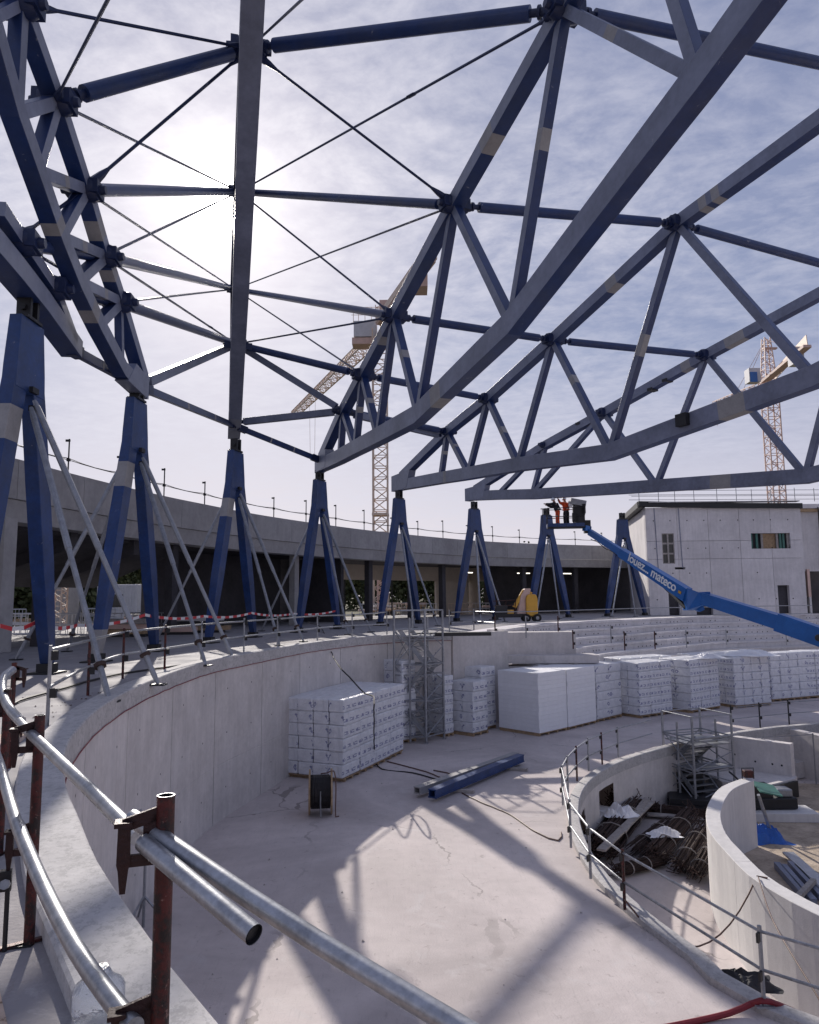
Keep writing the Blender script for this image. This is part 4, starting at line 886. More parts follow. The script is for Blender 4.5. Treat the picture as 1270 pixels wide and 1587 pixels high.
# base machine, beyond the picture edge
bs = P3; 
mb = MB(); mb.box((bs.x+1.2, bs.y, -2.6), 3.6, 2.2, 1.1, 'boom_blue'); mb.box((bs.x+.6, bs.y, -1.3), 2.2, 1.4, 1.9, 'boom_blue'); mb.box((bs.x+.1, bs.y, -.35), .8, 1.0, 1.4, 'boom_blue'); mb.build('chassis', bl, bevel=.04)
for sx in (-.2, 2.6):
    for sy in (-1.1, 1.1):
        c = V(bs.x+sx, bs.y+sy, PF+.5); mb = MB(); mb.tube([c-V(0, .2, 0), c+V(0, .2, 0)], .5, 'rubber', 16); mb.build('wheel', bl)
# lettering along the main boom
def lettering(txt, p, q, up, size, parent, m='letter_white', off=.004, thin=.004, name='lettering'):
    cu = bpy.data.curves.new('t', 'FONT'); cu.body = txt; cu.size = size; cu.extrude = thin; cu.space_character = .95; cu.offset = size*.018
    ob = bpy.data.objects.new('t', cu); COL.objects.link(ob); bpy.context.view_layer.update()
    dg = bpy.context.evaluated_depsgraph_get(); me = bpy.data.meshes.new_from_object(ob.evaluated_get(dg)); bpy.data.objects.remove(ob)
    xs = [v.co.x for v in me.vertices]; L = (q-p).length; s_ = L/(max(xs)-min(xs)); x0 = min(xs)
    d = (q-p).normalized(); nrm = d.cross(up).normalized(); u = nrm.cross(d)
    if nrm.y > 0: pass
    o_ = V(0, 0, 0); k = parent
    while k is not None: o_ += k.location; k = k.parent
    sy = size
    for v in me.vertices: c = v.co.copy(); v.co = p+d*((c.x-x0)*s_)+u*(c.y*s_)+nrm*(off+c.z)-o_
    me.materials.clear(); me.materials.append(M[m]); n = bpy.data.objects.new(name, me); COL.objects.link(n); n.parent = parent; return n
d_ = (P2-P1).normalized(); s_ = d_.cross(V(0, 0, 1)).normalized(); uu = s_.cross(d_)
a_, b_3 = P1+(P2-P1)*.485, P1+(P2-P1)*.93
if s_.y > 0: s_ = -s_
s_side = s_
for w_ in (lettering('louez... mateco', a_+s_*.222-uu*.09, b_3+s_*.222-uu*.13, uu, .34, bl),): pass
# basket
pc = D(877, 817.5, 41.95); pc.z += .0
bk = thing('work_basket', 'blue and black work basket at the tip of the boom, holding two workers', 'basket', pc)
BX, BY = V(1, -.12, 0).normalized(), V(.12, 1, 0).normalized()
def bp(a, b, c): return pc+BX*a+BY*b+V(0, 0, c)
MB().box(bp(0, 0, .0), 2.1, .95, .08, 'black_steel', BX).build('floor', bk)
mb = MB()
for sy in (-.48, .48): mb.beam(bp(-1.05, sy, .11), bp(1.05, sy, .11), .03, .2, 'frame_blue')
for sx in (-1.05, 1.05): mb.beam(bp(sx, -.48, .11), bp(sx, .48, .11), .03, .2, 'frame_blue')
mb.build('toe_board', bk)
mb = MB()
for z in (.6, 1.1): mb.tube([bp(-1.05, -.48, z), bp(1.05, -.48, z), bp(1.05, .48, z), bp(-1.05, .48, z), bp(-1.05, -.48, z)], .022, 'black_steel', 6)
for sx in (-1.05, -.5, 0, .5, 1.05):
    for sy in (-.48, .48): mb.tube([bp(sx, sy, 0), bp(sx, sy, 1.1)], .02, 'black_steel', 6)
mb.build('cage', bk)
mb = MB(); mb.box(bp(.75, -.1, .95), .62, .5, .5, 'black_steel', BX); mb.box(bp(.72, -.1, 1.42), .9, .55, .34, 'prop_steel', V(1, 0, -.2)); mb.box(bp(.3, -.15, 1.35), .22, .3, .3, 'letter_white', BX); mb.tube([bp(.45, -.2, .1), bp(.5, -.2, 1.3)], .05, 'black_steel', 6); mb.box(bp(.8, -.25, .45), .5, .4, .6, 'black_steel', BX); mb.box(bp(1.02, -.2, 1.05), .25, .3, .55, 'black_steel', BX); mb.box(bp(.55, -.3, .55), .35, .3, .5, 'black_steel', BX); mb.tube([bp(1.0, -.3, 1.3), bp(1.12, -.3, .9), bp(1.0, -.3, .4), bp(.8, -.3, .3)], .04, 'black_steel', 6); mb.build('control_console', bk)
mb = MB(); mb.beam(bp(-1.4, 0, 1.12), bp(-.9, 0, 1.12), .1, .04, 'black_steel'); mb.tube([bp(-1.3, 0, 1.12), bp(-1.3, 0, .3)], .02, 'black_steel', 5); mb.build('side_bar', bk)
mb = MB(); mb.beam(bp(1.05, 0, -.05), P1+V(.1, 0, .1), .3, .3, 'boom_blue'); mb.box(P1+V(-.05, 0, .25), .35, .35, .75, 'black_steel'); mb.build('rotator', bk)
for ob in bk.children:
    pass
mb = MB(); mb.tube([bp(-.9, .3, .15), bp(-.6, .3, .15)], .13, 'tape_red', 8); mb.build('hose_reel', bk)
# ------------------------------------------------------------------ people
def skin(name, chain, parent, m, levels=1, root=0):
    vs, es, rs = chain; me = bpy.data.meshes.new(name); o_ = V(0, 0, 0); k = parent
    while k is not None: o_ += k.location; k = k.parent
    me.from_pydata([V(*v)-o_ for v in vs], es, []); me.materials.append(M[m]); ob = bpy.data.objects.new(name, me); COL.objects.link(ob); ob.parent = parent
    md = ob.modifiers.new('s', 'SKIN'); sk = me.skin_vertices[0].data if me.skin_vertices else None
    if sk is None: me.attributes; 
    for i, r_ in enumerate(rs): sk[i].radius = (r_, r_) if not isinstance(r_, tuple) else r_
    sk[root].use_root = True; md.use_smooth_shade = True
    sb = ob.modifiers.new('u', 'SUBSURF'); sb.levels = levels; sb.render_levels = levels
    # bake to a plain mesh
    bpy.context.view_layer.update(); dg = bpy.context.evaluated_depsgraph_get(); m2 = bpy.data.meshes.new_from_object(ob.evaluated_get(dg)); ob.modifiers.clear(); ob.data = m2
    m2.materials.clear(); m2.materials.append(M[m]); m2.shade_smooth(); return ob
def person(base, yaw, lean, label, trouser, jacket, arms):
    t_ = thing('person', label, 'person', base, None); f_ = V(math.sin(yaw), math.cos(yaw), 0); s_ = V(f_.y, -f_.x, 0)
    L = lambda f, s, z: V(*base)+f_*f+s_*s+V(0, 0, z)
    ln_ = lean; sh = L(ln_*.42, 0, 1.40-ln_*.12); nk = L(ln_*.5, 0, 1.50-ln_*.14); hd = L(ln_*.62+.03, 0, 1.64-ln_*.18); ht = L(ln_*.66+.03, 0, 1.74-ln_*.2)
    v = [L(0, 0, .95), L(ln_*.15, 0, 1.15), sh, nk, hd, ht]; e = [(0, 1), (1, 2), (2, 3), (3, 4), (4, 5)]; r_ = [.13, .13, .14, .055, .095, .06]
    for sg in (-1, 1):
        k = len(v); v += [L(0, sg*.10, .9), L(.03, sg*.13, .50), L(0, sg*.14, .08), L(.14, sg*.15, .04)]; r_ += [.095, .065, .045, .045]; e += [(0, k), (k, k+1), (k+1, k+2), (k+2, k+3)]
        k = len(v); a = arms[0 if sg < 0 else 1]; sx = sh+s_*sg*.19; el = sh+s_*sg*.27+f_*a[0][0]+V(0, 0, a[0][1]); ha = el+f_*a[1][0]-s_*sg*.08+V(0, 0, a[1][1])
        v += [sx, el, ha, ha+(ha-el).normalized()*.12]; r_ += [.06, .045, .035, .04]; e += [(2, k), (k, k+1), (k+1, k+2), (k+2, k+3)]
        # clothing
        skin('boot', ([L(0, sg*.14, .16), L(0, sg*.14, .06), L(.16, sg*.155, .045)], [(0, 1), (1, 2)], [.06, .062, .055]), t_, 'dark_cloth')
        if sg < 0: legs = []
    skin('body', (v, e, r_), t_, 'skin')
    v = [L(0, 0, .98), L(0, 0, .90)]; e = [(0, 1)]; r_ = [.155, .15]
    for sg in (-1, 1): k = len(v); v += [L(.01, sg*.105, .80), L(.03, sg*.13, .50), L(0, sg*.14, .12)]; r_ += [.13, .10, .09]; e += [(1, k), (k, k+1), (k+1, k+2)]
    skin('trousers', (v, e, r_), t_, trouser)
    v = [L(0, 0, .98), L(ln_*.15, 0, 1.15), sh]; e = [(0, 1), (1, 2)]; r_ = [.19, .20, .20]
    for sg in (-1, 1): k = len(v); a = arms[0 if sg < 0 else 1]; sx = sh+s_*sg*.19; el = sh+s_*sg*.27+f_*a[0][0]+V(0, 0, a[0][1]); ha = el+f_*a[1][0]-s_*sg*.08+V(0, 0, a[1][1]); v += [sx, el, ha]; r_ += [.10, .085, .065]; e += [(2, k), (k, k+1), (k+1, k+2)]
    skin('jacket', (v, e, r_), t_, jacket, root=1)
    mb = MB(); mb.tube([hd+V(0, 0, .02), hd+V(0, 0, .06), hd+V(0, 0, .11), hd+V(0, 0, .145)], [.135, .118, .10, .04], 'letter_white', 14); mb.build('helmet', t_, smooth=True)
    mb = MB(); mb.tube([L(0, 0, 1.02), L(0, 0, 1.07)], .185, 'reflective', 14)
    for sg in (-1, 1): mb.tube([L(.025, sg*.125, .58), L(.025, sg*.125, .64)], .098, 'reflective', 10)
    mb.build('reflective_band', t_, smooth=True)
    for sg in (-1, 1): mb = MB(); c = hd+f_*.09+s_*sg*.035+V(0, 0, .01); mb.tube([c, c+f_*.012], .012, 'black_steel', 6); mb.build('eye', t_)
    MB().tube([hd+f_*.09+V(0, 0, -.02), hd+f_*.125+V(0, 0, -.035)], [.012, .018], 'skin', 6).build('nose', t_)
    return t_
person(bp(-.42, -.08, .04), R(-70), .35, 'worker in bright orange trousers and dark jacket bending left in the raised basket', 'orange_vest', 'dark_cloth', (((.25, -.05), (.28, .05)), ((.2, -.15), (.3, .1))))
person(bp(.08, .05, .04), R(-40), .15, 'worker in orange jacket and black trousers standing in the middle of the raised basket', 'dark_cloth', 'orange_vest', (((.15, .0), (.2, .28)), ((.12, -.15), (.3, .15))))
# ------------------------------------------------------------------ yellow spider lift
yp = G(818, 964, 0); yl = thing('spider_lift', 'folded yellow spider lift parked on the terrace between the sixth and seventh columns', 'lift', yp)
L = lambda x, y, z: yp+V(x, y, z)
mb = MB(); mb.loft([ring4(L(.25, 0, z), V(1, 0, 0), V(0, 1, 0), a, .7) for z, a in ((.35, .6), (.6, .72), (1.4, .72), (1.62, .6), (1.7, .4))], 'lift_yellow'); mb.build('hood', yl, bevel=.06)
mb = MB(); mb.loft([ring4(L(-.35, .1, .45), V(1, 0, 0), V(0, 1, 0), .6, .5), ring4(L(-.12, .1, 1.6), V(1, 0, 0), V(0, 1, 0), .55, .5), ring4(L(.05, .1, 2.05), V(1, 0, 0), V(0, 1, 0), .4, .4)], 'crane_orange'); mb.build('turret', yl, bevel=.05)
mb = MB(); mb.beam(L(-.8, 0, .9), L(-.15, 0, 1.95), .2, .22, 'lift_yellow'); mb.beam(L(-.15, 0, 1.95), L(.3, 0, 1.7), .2, .22, 'lift_yellow'); mb.build('folded_arm', yl, bevel=.02)
mb = MB(); mb.beam(L(-2.0, 0, .4), L(.6, 0, .4), .6, .22, 'black_steel'); mb.box(L(-1.6, .1, .75), .7, .6, .55, 'black_steel'); mb.box(L(-1.1, .1, .62), .5, .5, .25, 'lift_yellow'); mb.build('chassis', yl)
mb = MB(); 
for x in (-2.0, -1.4, -.8): mb.tube([L(x, -.1, .5), L(x+.1, -.1, 1.35)], .025, 'red_steel', 6)
for z in (1.0, 1.3): mb.tube([L(-2.1, -.1, z), L(-.75, -.1, z+.05)], .025, 'red_steel', 6)
mb.build('cage', yl)
for x in (-.1, .55):
    for y in (-.35, .35): mb = MB(); mb.tube([L(x, y-.1, .25), L(x, y+.1, .25)], .25, 'rubber', 14); w_ = mb.build('wheel', yl); MB().tube([L(x, y-.12, .25), L(x, y-.1, .25)], .11, 'prop_steel', 10).build('hub', w_)
# ------------------------------------------------------------------ polystyrene stacks
def pack_mesh(a, b, h, m, seed):
    bm = bmesh.new(); bmesh.ops.create_cube(bm, size=1); 
    for v in bm.verts: v.co = V(v.co.x*a, v.co.y*b, v.co.z*h)
    bmesh.ops.bevel(bm, geom=list(bm.edges), offset=.028 if m != 'eps_white' else .006, segments=1, profile=.7, affect='EDGES')
    me = bpy.data.meshes.new('foam_pack'); bm.to_mesh(me); bm.free(); me.materials.append(M[m]); return me
PM = {}
def stack(left, corner, right, nl, nr_, layers, label, turned=False, wrapped=True, z0=PF, hh=2.32, drop=0, pal=True):
    """foam packs on a pallet; left/corner/right are floor points"""
    c, l, r_ = G(*corner, z0), G(*left, z0), G(*right, z0); A, B = l-c, r_-c
    # square the plan
    lb = B.length; bd = B.normalized(); ad = V(-bd.y, bd.x, 0); la = max(.6, abs(A.dot(ad))); ad = ad if A.dot(ad) > 0 else -ad
    a, b, h = la/nl, lb/nr_, hh/layers; key = (round(a, 2), round(b, 2), round(h, 2), wrapped, turned)
    if key not in PM: PM[key] = pack_mesh(b*.985, a*.985, h*.985, ('eps_film_turned' if turned else 'eps_film') if wrapped else 'eps_white', len(PM))
    t_ = thing('foam_stack', label, 'stack', c, 'pallets of white insulation packs', math.atan2(bd.y, bd.x))
    sgn = 1 if ad.dot(V(-bd.y, bd.x, 0)) > 0 else -1; ph = .12 if pal else .0
    for k in range(layers):
        for i in range(nl):
            for j in range(nr_):
                if 0 < i < nl-1 and 0 < j < nr_-1 and k < layers-1: continue
                if k == layers-1 and (i, j) in (drop or ()): continue
                o = bpy.data.objects.new('foam_pack', PM[key]); COL.objects.link(o); o.parent = t_
                jt = .022 if wrapped else .004
                o.location = (b*(j+.5)+RNG.uniform(-jt, jt), sgn*a*(i+.5)+RNG.uniform(-jt, jt), ph+h*(k+.5)); o.rotation_euler.z = (math.pi if RNG.random() < .5 else 0)+RNG.uniform(-.012, .012)
    if pal:
        me = bpy.data.meshes.new('pallet'); bm = bmesh.new()
        def bx(cx, cy, cz, sx, sy, sz):
            q = bmesh.ops.create_cube(bm, size=1)['verts']
            for v in q: v.co = V(v.co.x*sx+cx, v.co.y*sy+cy, v.co.z*sz+cz)
        nn = max(2, int(lb/.5))
        for j in range(nn+1): bx(lb*(.04+.92*j/nn), sgn*la/2, .04, .1, la*.96, .08)
        bx(lb/2, sgn*la/2, .098, lb*.98, la*.97, .03)
        bm.to_mesh(me); bm.free(); me.materials.append(M['timber']); o = bpy.data.objects.new('pallet', me); COL.objects.link(o); o.parent = t_
    return t_
stack((433, 1206), (533, 1214), (627, 1167), 4, 4, 6, 'largest printed foam pack stack, at the left beside the curved wall behind the cable reel', hh=2.3)
stack((585, 1140), (625, 1153), (646, 1149), 2, 1, 7, 'tall narrow foam pack stack between the largest stack and the tall stair tower', hh=2.95)
stack((664, 1136), (690, 1143), (704, 1140), 2, 1, 6, 'foam pack stack directly behind the tall stair tower', hh=2.25)
stack((704, 1136), (735, 1142), (758, 1136), 2, 1, 5, 'short foam pack stack with a greyish top pack right of the tall stair tower', hh=2.0)
stack((716, 1130), (748, 1134), (770, 1128), 1, 1, 6, 'foam pack stack behind the short one, left of the plain white block', hh=2.45)
stack((766, 1133), (837, 1142), (881, 1132), 1, 1, 14, 'plain unprinted white foam block, the larger one, nearest the middle of the floor', wrapped=False)
stack((840, 1120), (882, 1132), (926, 1121), 1, 1, 14, 'plain unprinted white foam block right against the larger plain block', wrapped=False)
stack((905, 1112), (927, 1120), (966, 1111), 2, 2, 6, 'foam pack stack with curl marks right of the two plain white blocks', turned=True)
stack((965, 1107), (994, 1114), (1044, 1106), 2, 3, 6, 'foam pack stack with blue text lines, second from the plain blocks')
stack((1045, 1096), (1074, 1106), (1118, 1098), 2, 3, 6, 'foam pack stack with blue text lines above the open stair tower')
stack((1117, 1092), (1141, 1098), (1197, 1093), 2, 4, 6, 'broad foam pack stack right of the open stair tower', turned=True)
stack((1180, 1084), (1198, 1088), (1256, 1083), 2, 4, 6, 'foam pack stack second from the right picture edge', turned=True)
stack((1240, 1078), (1254, 1083), (1310, 1080), 2, 4, 6, 'foam pack stack cut off by the right picture edge')
for (l, c, r_, n, lab) in (((770, 1112), (838, 1117), (930, 1104), 6, 'rear row of foam packs behind the two plain blocks'), ((930, 1097), (965, 1101), (1045, 1092), 5, 'rear row of foam packs in the middle'), ((1046, 1087), (1075, 1090), (1180, 1080), 6, 'rear row of foam packs toward the right')):
    stack(l, c, r_, 2, n, 6, lab)
# loose film on top of the stacks
def crumple(name, c, sx, sy, h, m, seed, label, cat, n=14, parent=None):
    rg_ = random.Random(seed); mb = MB(); vs = []
    ph = [(rg_.uniform(1, 4), rg_.uniform(1, 4), rg_.uniform(0, 6)) for _ in range(6)]
    for i in range(n+1):
        for j in range(n+1):
            u, v = i/n*2-1, j/n*2-1; rr = math.sqrt(u*u+v*v); f_ = max(0, 1-rr**4)**.7 if m in ('blue_tarp', 'cable_black') else max(0, 1-rr**2.2)
            z = h*f_*(.62+.38*sum(math.sin(a*3*u+b*3*v+p) for a, b, p in ph)/3)+rg_.uniform(-.05, .05)*h*f_
            sc2 = 1+.12*math.sin(5*math.atan2(v, u)+seed); vs.append((c[0]+u*sx/2*sc2, c[1]+v*sy/2*sc2, c[2]+max(.004, z)))
    mb.add(vs, [(i*(n+1)+j, (i+1)*(n+1)+j, (i+1)*(n+1)+j+1, i*(n+1)+j+1) for i in range(n) for j in range(n)], m)
    ob = mb.build(name, parent, smooth=(m == 'blue_tarp')); 
    if label: tag(ob, label, cat)
    return ob
p = G(1175, 1018, PF+2.45); crumple('plastic_film', p+V(0, 1, 0), 2.6, 1.6, .38, 'eps_white', 3, 'crumpled white film heaped on the foam stacks above the broad stack', 'film', 22)
p = G(1110, 1022, PF+2.45); crumple('plastic_film', p+V(0, 1, 0), 1.8, 1.2, .25, 'eps_white', 5, 'low crumpled white film on the foam stacks near the boom', 'film', 18)
# ------------------------------------------------------------------ stair towers
def stair_tower(name, A, X, Y, lx, ly, z0, z1, label, levels, m='prop_steel', deck=True):
    t_ = thing(name, label, 'stair tower', V(A.x, A.y, z0)); P = lambda a, b, z: V(A.x, A.y, 0)+X*a*lx+Y*b*ly+V(0, 0, z)
    for a, b in ((0, 0), (1, 0), (1, 1), (0, 1)):
        mb = MB(); mb.tube([P(a, b, z0+.05), P(a, b, z1)], .045, m, 8); mb.box(P(a, b, z0+.02), .16, .16, .04, m); mb.build('leg', t_)
    n = levels; dz = (z1-z0-1.0)/n
    for k in range(n+1):
        z = z0+.25+dz*k; mb = MB()
        for (a, b), (c, d) in (((0, 0), (1, 0)), ((1, 0), (1, 1)), ((1, 1), (0, 1)), ((0, 1), (0, 0))): mb.tube([P(a, b, z), P(c, d, z)], .028, m, 6); pass
        mb.build('ledger_frame', t_)
        mb = MB()
        for (a, b), (c, d) in (((0, 0), (1, 0)), ((1, 0), (1, 1)), ((1, 1), (0, 1)), ((0, 1), (0, 0))): mb.tube([P(a, b, min(z1-.02, z+.95)), P(c, d, min(z1-.02, z+.95))], .022, m, 6)
        mb.build('guard_tube', t_)
        if k < n:
            mb = MB()
            for (a, b), (c, d) in (((0, 0), (1, 0)), ((1, 0), (1, 1))): mb.tube([P(a, b, z), P(c, d, z+dz)], .02, m, 6); mb.tube([P(c, d, z), P(a, b, z+dz)], .02, m, 6)
            tag(mb.build('cross_brace', t_))
            s0, s1 = (.08, .92) if k % 2 == 0 else (.92, .08); st = MB()
            for b in (.15, .75): st.beam(P(s0, b, z), P(s1, b, z+dz), .04, .16, m)
            st.build('stringer', t_)
            for q in range(7):
                f_ = (q+.5)/7; st = MB(); st.beam(P(s0+(s1-s0)*f_, .16, z+dz*f_), P(s0+(s1-s0)*f_, .74, z+dz*f_), .17, .03, m); st.build('tread', t_)
    for k in range(levels*2+1):
        z = z0+.25+dz*k/2; mb = MB(); mb.tube([P(.5, 0, z), P(.5, 1, z)], .025, m, 5); mb.build('transom', t_)
    for b in (0, 1): mb = MB(); mb.tube([P(.5, b, z0+.05), P(.5, b, z1-.3)], .04, m, 6); mb.build('leg', t_)
    mb = MB()
    for k in range(levels*2):
        z = z0+.25+dz*k/2; a_, c_ = ((0, 1), (1, 0))[k % 2]
        mb.tube([P(a_, 1, z), P(c_, 1, z+dz/2)], .02, m, 5); mb.tube([P(0, a_, z), P(0, c_, z+dz/2)], .02, m, 5)
    tag(mb.build('lacing', t_), kind='stuff')
    for k in range(1, levels): mb = MB(); mb.beam(P(.0 if k % 2 else .62, .5, z0+.25+dz*k), P(.38 if k % 2 else 1, .5, z0+.25+dz*k), ly*.9, .05, m); mb.build('landing', t_)
    mb = MB(); mb.beam(P(.0, .5, z1-1.0), P(1., .5, z1-1.0), ly*.9, .05, m); mb.build('deck', t_)
    return t_, P
A = G(661, 1153, PF); X = V(-.99, .12, 0).normalized(); Y = V(.62, .78, 0).normalized()
t_, P = stair_tower('stair_tower', A, X, Y, 1.2, 1.15, PF, 1.1, 'tall aluminium stair tower rising from the floor to the terrace edge', 3)
MB().beam(P(1.1, 1.35, .1), P(-1.1, 1.9, .1), .5, .14, 'black_steel').build('gangway', t_)
A = G(1080, 1256, TR); b_4 = G(1029, 1236, TR); X = (b_4-A); lx = X.length; X.normalize(); Y = V(X.y, -X.x, 0); Y = Y if Y.y > 0 else -Y
ly = abs((G(1113, 1238, TR)-A).dot(Y)); t_, P = stair_tower('stair_tower', A, X, Y, lx*.92, max(1.1, ly), TR, -2.6, 'low open aluminium stair tower standing in the trench below the far rim', 2)
# ------------------------------------------------------------------ cable reel, beams and cables on the floor
rc = G(497, 1262, PF); cr = thing('cable_reel', 'black cable drum with wooden flanges standing on the floor before the largest foam stack', 'cable reel', rc)
ax = V(1, .12, 0).normalized(); ce = rc+V(0, 0, .56)
for s_ in (-.28, .28):
    mb = MB(); mb.tube([ce+ax*(s_-.022), ce+ax*(s_+.022)], .55, 'timber', 28); f_ = mb.build('flange', cr, bevel=.005); 
    mb = MB(); mb.tube([ce+ax*(s_*1.05-.01), ce+ax*(s_*1.05+.01)], .12, 'black_steel', 12); mb.build('hub_plate', cr)
mb = MB(); pts = []
for i in range(13*16): a = i/16*2*math.pi; pts.append(ce+ax*(-.24+.48*i/(13*16))+V(0, 0, 1)*math.cos(a)*.40+V(-ax.y, ax.x, 0)*math.sin(a)*.40)
mb.tube(pts, .022, 'cable_black', 5); mb.tube([ce-ax*.25, ce+ax*.25], .385, 'cable_black', 20); mb.build('wound_cable', cr)
mb = MB(); mb.tube([ce+ax*.05+V(0, -.4, .1), ce+ax*.05+V(0, -.43, -.2), rc+ax*.06+V(0, -.42, .03)], .018, 'prop_steel', 6); mb.build('brace_bar', cr)
mb = MB(); mb.tube(spline([ce+ax*.0+V(0, .1, .42), ce+ax*.2+V(0, -.2, .5), ce+ax*.36+V(0, -.25, .55), ce+ax*.42+V(0, -.3, .2), ce+ax*.42+V(0, -.35, -.54), ce+ax*.5+V(0, -.3, -.545)], .08), .016, 'cable_brown', 5); mb.build('loose_end', cr)
def floor_beam(name, p, q, w_, h_, m, label, flange=True):
    p, q = V(*p), V(*q); t_ = thing(name, label, 'steel beam', (p+q)/2); d = (q-p).normalized()
    mb = MB(); mb.beam(p, q, w_, .03, m); mb.beam(p+V(0, 0, h_), q+V(0, 0, h_), w_, .03, m); mb.build('flange', t_)
    mb = MB(); s_ = d.cross(V(0, 0, 1)).normalized()
    for k in (-1, 1): mb.beam(p+s_*k*w_*.38+V(0, 0, h_/2), q+s_*k*w_*.38+V(0, 0, h_/2), .02, h_-.03, m)
    mb.build('web', t_); return t_
p, q = G(648, 1235, PF+.12), G(800, 1178, PF+.12); off = V(.38, -.1, 0)
floor_beam('steel_beam', p+V(-.02, .32, 0), q+V(.05, .32, 0), .24, .16, 'primer', 'pale grey steel beam lying on the floor beside the blue one')
floor_beam('steel_beam', p+off, q+V(.15, -.12, 0), .26, .20, 'frame_blue', 'short blue steel beam lying on timber blocks in the middle of the floor')
for f_, lab in ((.22, 'timber block under the near end of the blue floor beam'), (.80, 'timber block under the far end of the blue floor beam')):
    c = p+(q-p)*f_+V(.3, 0, 0); c.z = PF+.045; mb = MB(); mb.box(c, 1.2, .14, .09, 'old_timber', V(1, -.35, 0)); tag(mb.build('timber_block', bevel=.01), lab, 'timber block')
def cable(pts, r_, m, label, cat='cable', step=.25, jit=.03):
    sp_ = spline(pts, step); sp_ = [v+V(RNG.uniform(-jit, jit)*.3, RNG.uniform(-jit, jit)*.3, 0) for v in sp_]
    return tag(MB().tube(sp_, r_, m, 6).build('cable', None, smooth=True), label, cat)
cable([G(478, 965, .6), G(497, 975, .1)+V(.05, -.1, .06), D(519, 1022, 24.4), D(546, 1054, 23.2), G(566, 1075, PF+2.46), G(579, 1079, PF+2.46), D(580, 1100, 21.6), G(582, 1168, PF+.3)+V(0, -.3, 0), G(592, 1192, PF+.02), G(640, 1198, PF+.02), G(690, 1212, PF+.02)], .022, 'cable_black', 'black cable hanging over the curved wall and across the largest foam stack')
cable([G(x, y, PF+.02) for x, y in ((600, 1180), (660, 1196), (686, 1206), (700, 1200), (672, 1194))], .02, 'cable_brown', 'thin brown cable looped on the floor before the pale steel beam')
cable([G(x, y, PF+.02) for x, y in ((716, 1229), (745, 1243), (790, 1262), (832, 1290), (866, 1303), (870, 1290))], .018, 'cable_brown', 'brown cable running from the blue beam across the floor to the trench curb')
cable([G(x, y, .03) for x, y in ((0, 1104), (30, 1086), (80, 1072), (140, 1055), (190, 1044), (260, 1034), (330, 1024), (372, 1014))], .022, 'cable_black', 'black cable lying along the terrace behind the guardrail')
# steep striped tape
tp = [D(-30, 975, 14), D(0, 970, 15), D(55, 965, 16), D(120, 969, 19), D(225, 953, 22), D(316, 955, 26), D(390, 950, 29.5), D(455, 951, 34), D(520, 947, 37)]
mb = MB(); k = 0
for a, b in zip(tp, tp[1:]):
    n = max(2, int((b-a).length/.28)); pts = sag(a, b, .10, n)
    for u_, v_ in zip(pts, pts[1:]): mb.beam(u_, v_, .004, .085, 'tape_red' if k % 2 else 'tape_white'); k += 1
tag(mb.build('barrier_tape'), 'red and white striped barrier tape strung between the left blue columns', 'tape')
# ------------------------------------------------------------------ trench contents
rgb = random.Random(5)
def bundle(p, q, label, n=46, r_=.2, spiky=True):
    p, q = V(*p), V(*q); t_ = thing('rebar_bundle', label, 'rebar bundle', (p+q)/2, 'bundles of reinforcing bars in the trench'); d = (q-p).normalized(); s_ = d.cross(V(0, 0, 1)).normalized(); mb = MB()
    for i in range(n):
        a = rgb.uniform(0, 6.28); rr = r_*math.sqrt(rgb.random()); o_ = s_*math.cos(a)*rr*1.3+V(0, 0, 1)*(math.sin(a)*rr+r_+.03); e0, e1 = rgb.uniform(-.25, .1), rgb.uniform(-.1, .3)
        u_, v_ = p+d*e0+o_, q+d*e1+o_*1.0; pts = [u_, (u_+v_)/2+V(0, 0, rgb.uniform(-.01, .02)), v_]
        if spiky and rgb.random() < .6: pts = [u_-d*.06+s_*rgb.uniform(-.22, .22)+V(0, 0, rgb.uniform(0, .2))]+pts+[v_+d*.12+s_*rgb.uniform(-.25, .25)+V(0, 0, rgb.uniform(0, .28))]
        mb.tube(pts, .013, 'rusty_bar', 4)
    tag(mb.build('bar', t_), kind='stuff')
    for f_ in (.25, .7):
        c = p+(q-p)*f_+V(0, 0, r_+.03); pts = [c+s_*math.cos(a)*r_*1.36+V(0, 0, 1)*math.sin(a)*r_*1.08 for a in [i*math.pi/6 for i in range(13)]]; mb = MB(); mb.tube(pts, .016, 'old_timber', 5); mb.build('tie_strap', t_)
bundle(G(1016, 1342, TR), G(1070, 1278, TR), 'spiky rebar bundle with pale straps in the middle of the trench', 60, .24)
bundle(G(1056, 1356, TR), G(1090, 1298, TR), 'rebar bundle close to the white inner wall, second from it', 50, .2)
bundle(G(1080, 1369, TR), G(1103, 1325, TR), 'short rebar bundle touching the foot of the white inner wall', 36, .18)
bundle(G(985, 1330, TR), G(1038, 1288, TR), 'dark rebar bundle left of the spiky one', 44, .2, False)
bundle(G(935, 1335, TR), G(985, 1268, TR), 'dark rebar heap against the left trench wall below the openings', 90, .34)
bundle(G(915, 1320, TR), G(950, 1270, TR), 'rebar bundle squeezed along the left trench wall under the planks', 60, .26)
bundle(G(960, 1360, TR), G(1020, 1345, TR), 'low rebar bundle lying crosswise nearest the curb', 50, .15)
bundle(G(1005, 1262, TR), G(1092, 1272, TR), 'long row of bent rebar ends across the trench behind the bundles', 90, .16)
bundle(G(955, 1248, TR), G(1008, 1262, TR), 'tangled rebar below the square openings of the trench wall', 60, .2)
def plank(p, q, w_, label, m='old_timber'): mb = MB(); mb.beam(p, q, w_, .06, m); tag(mb.build('plank', bevel=.008), label, 'plank')
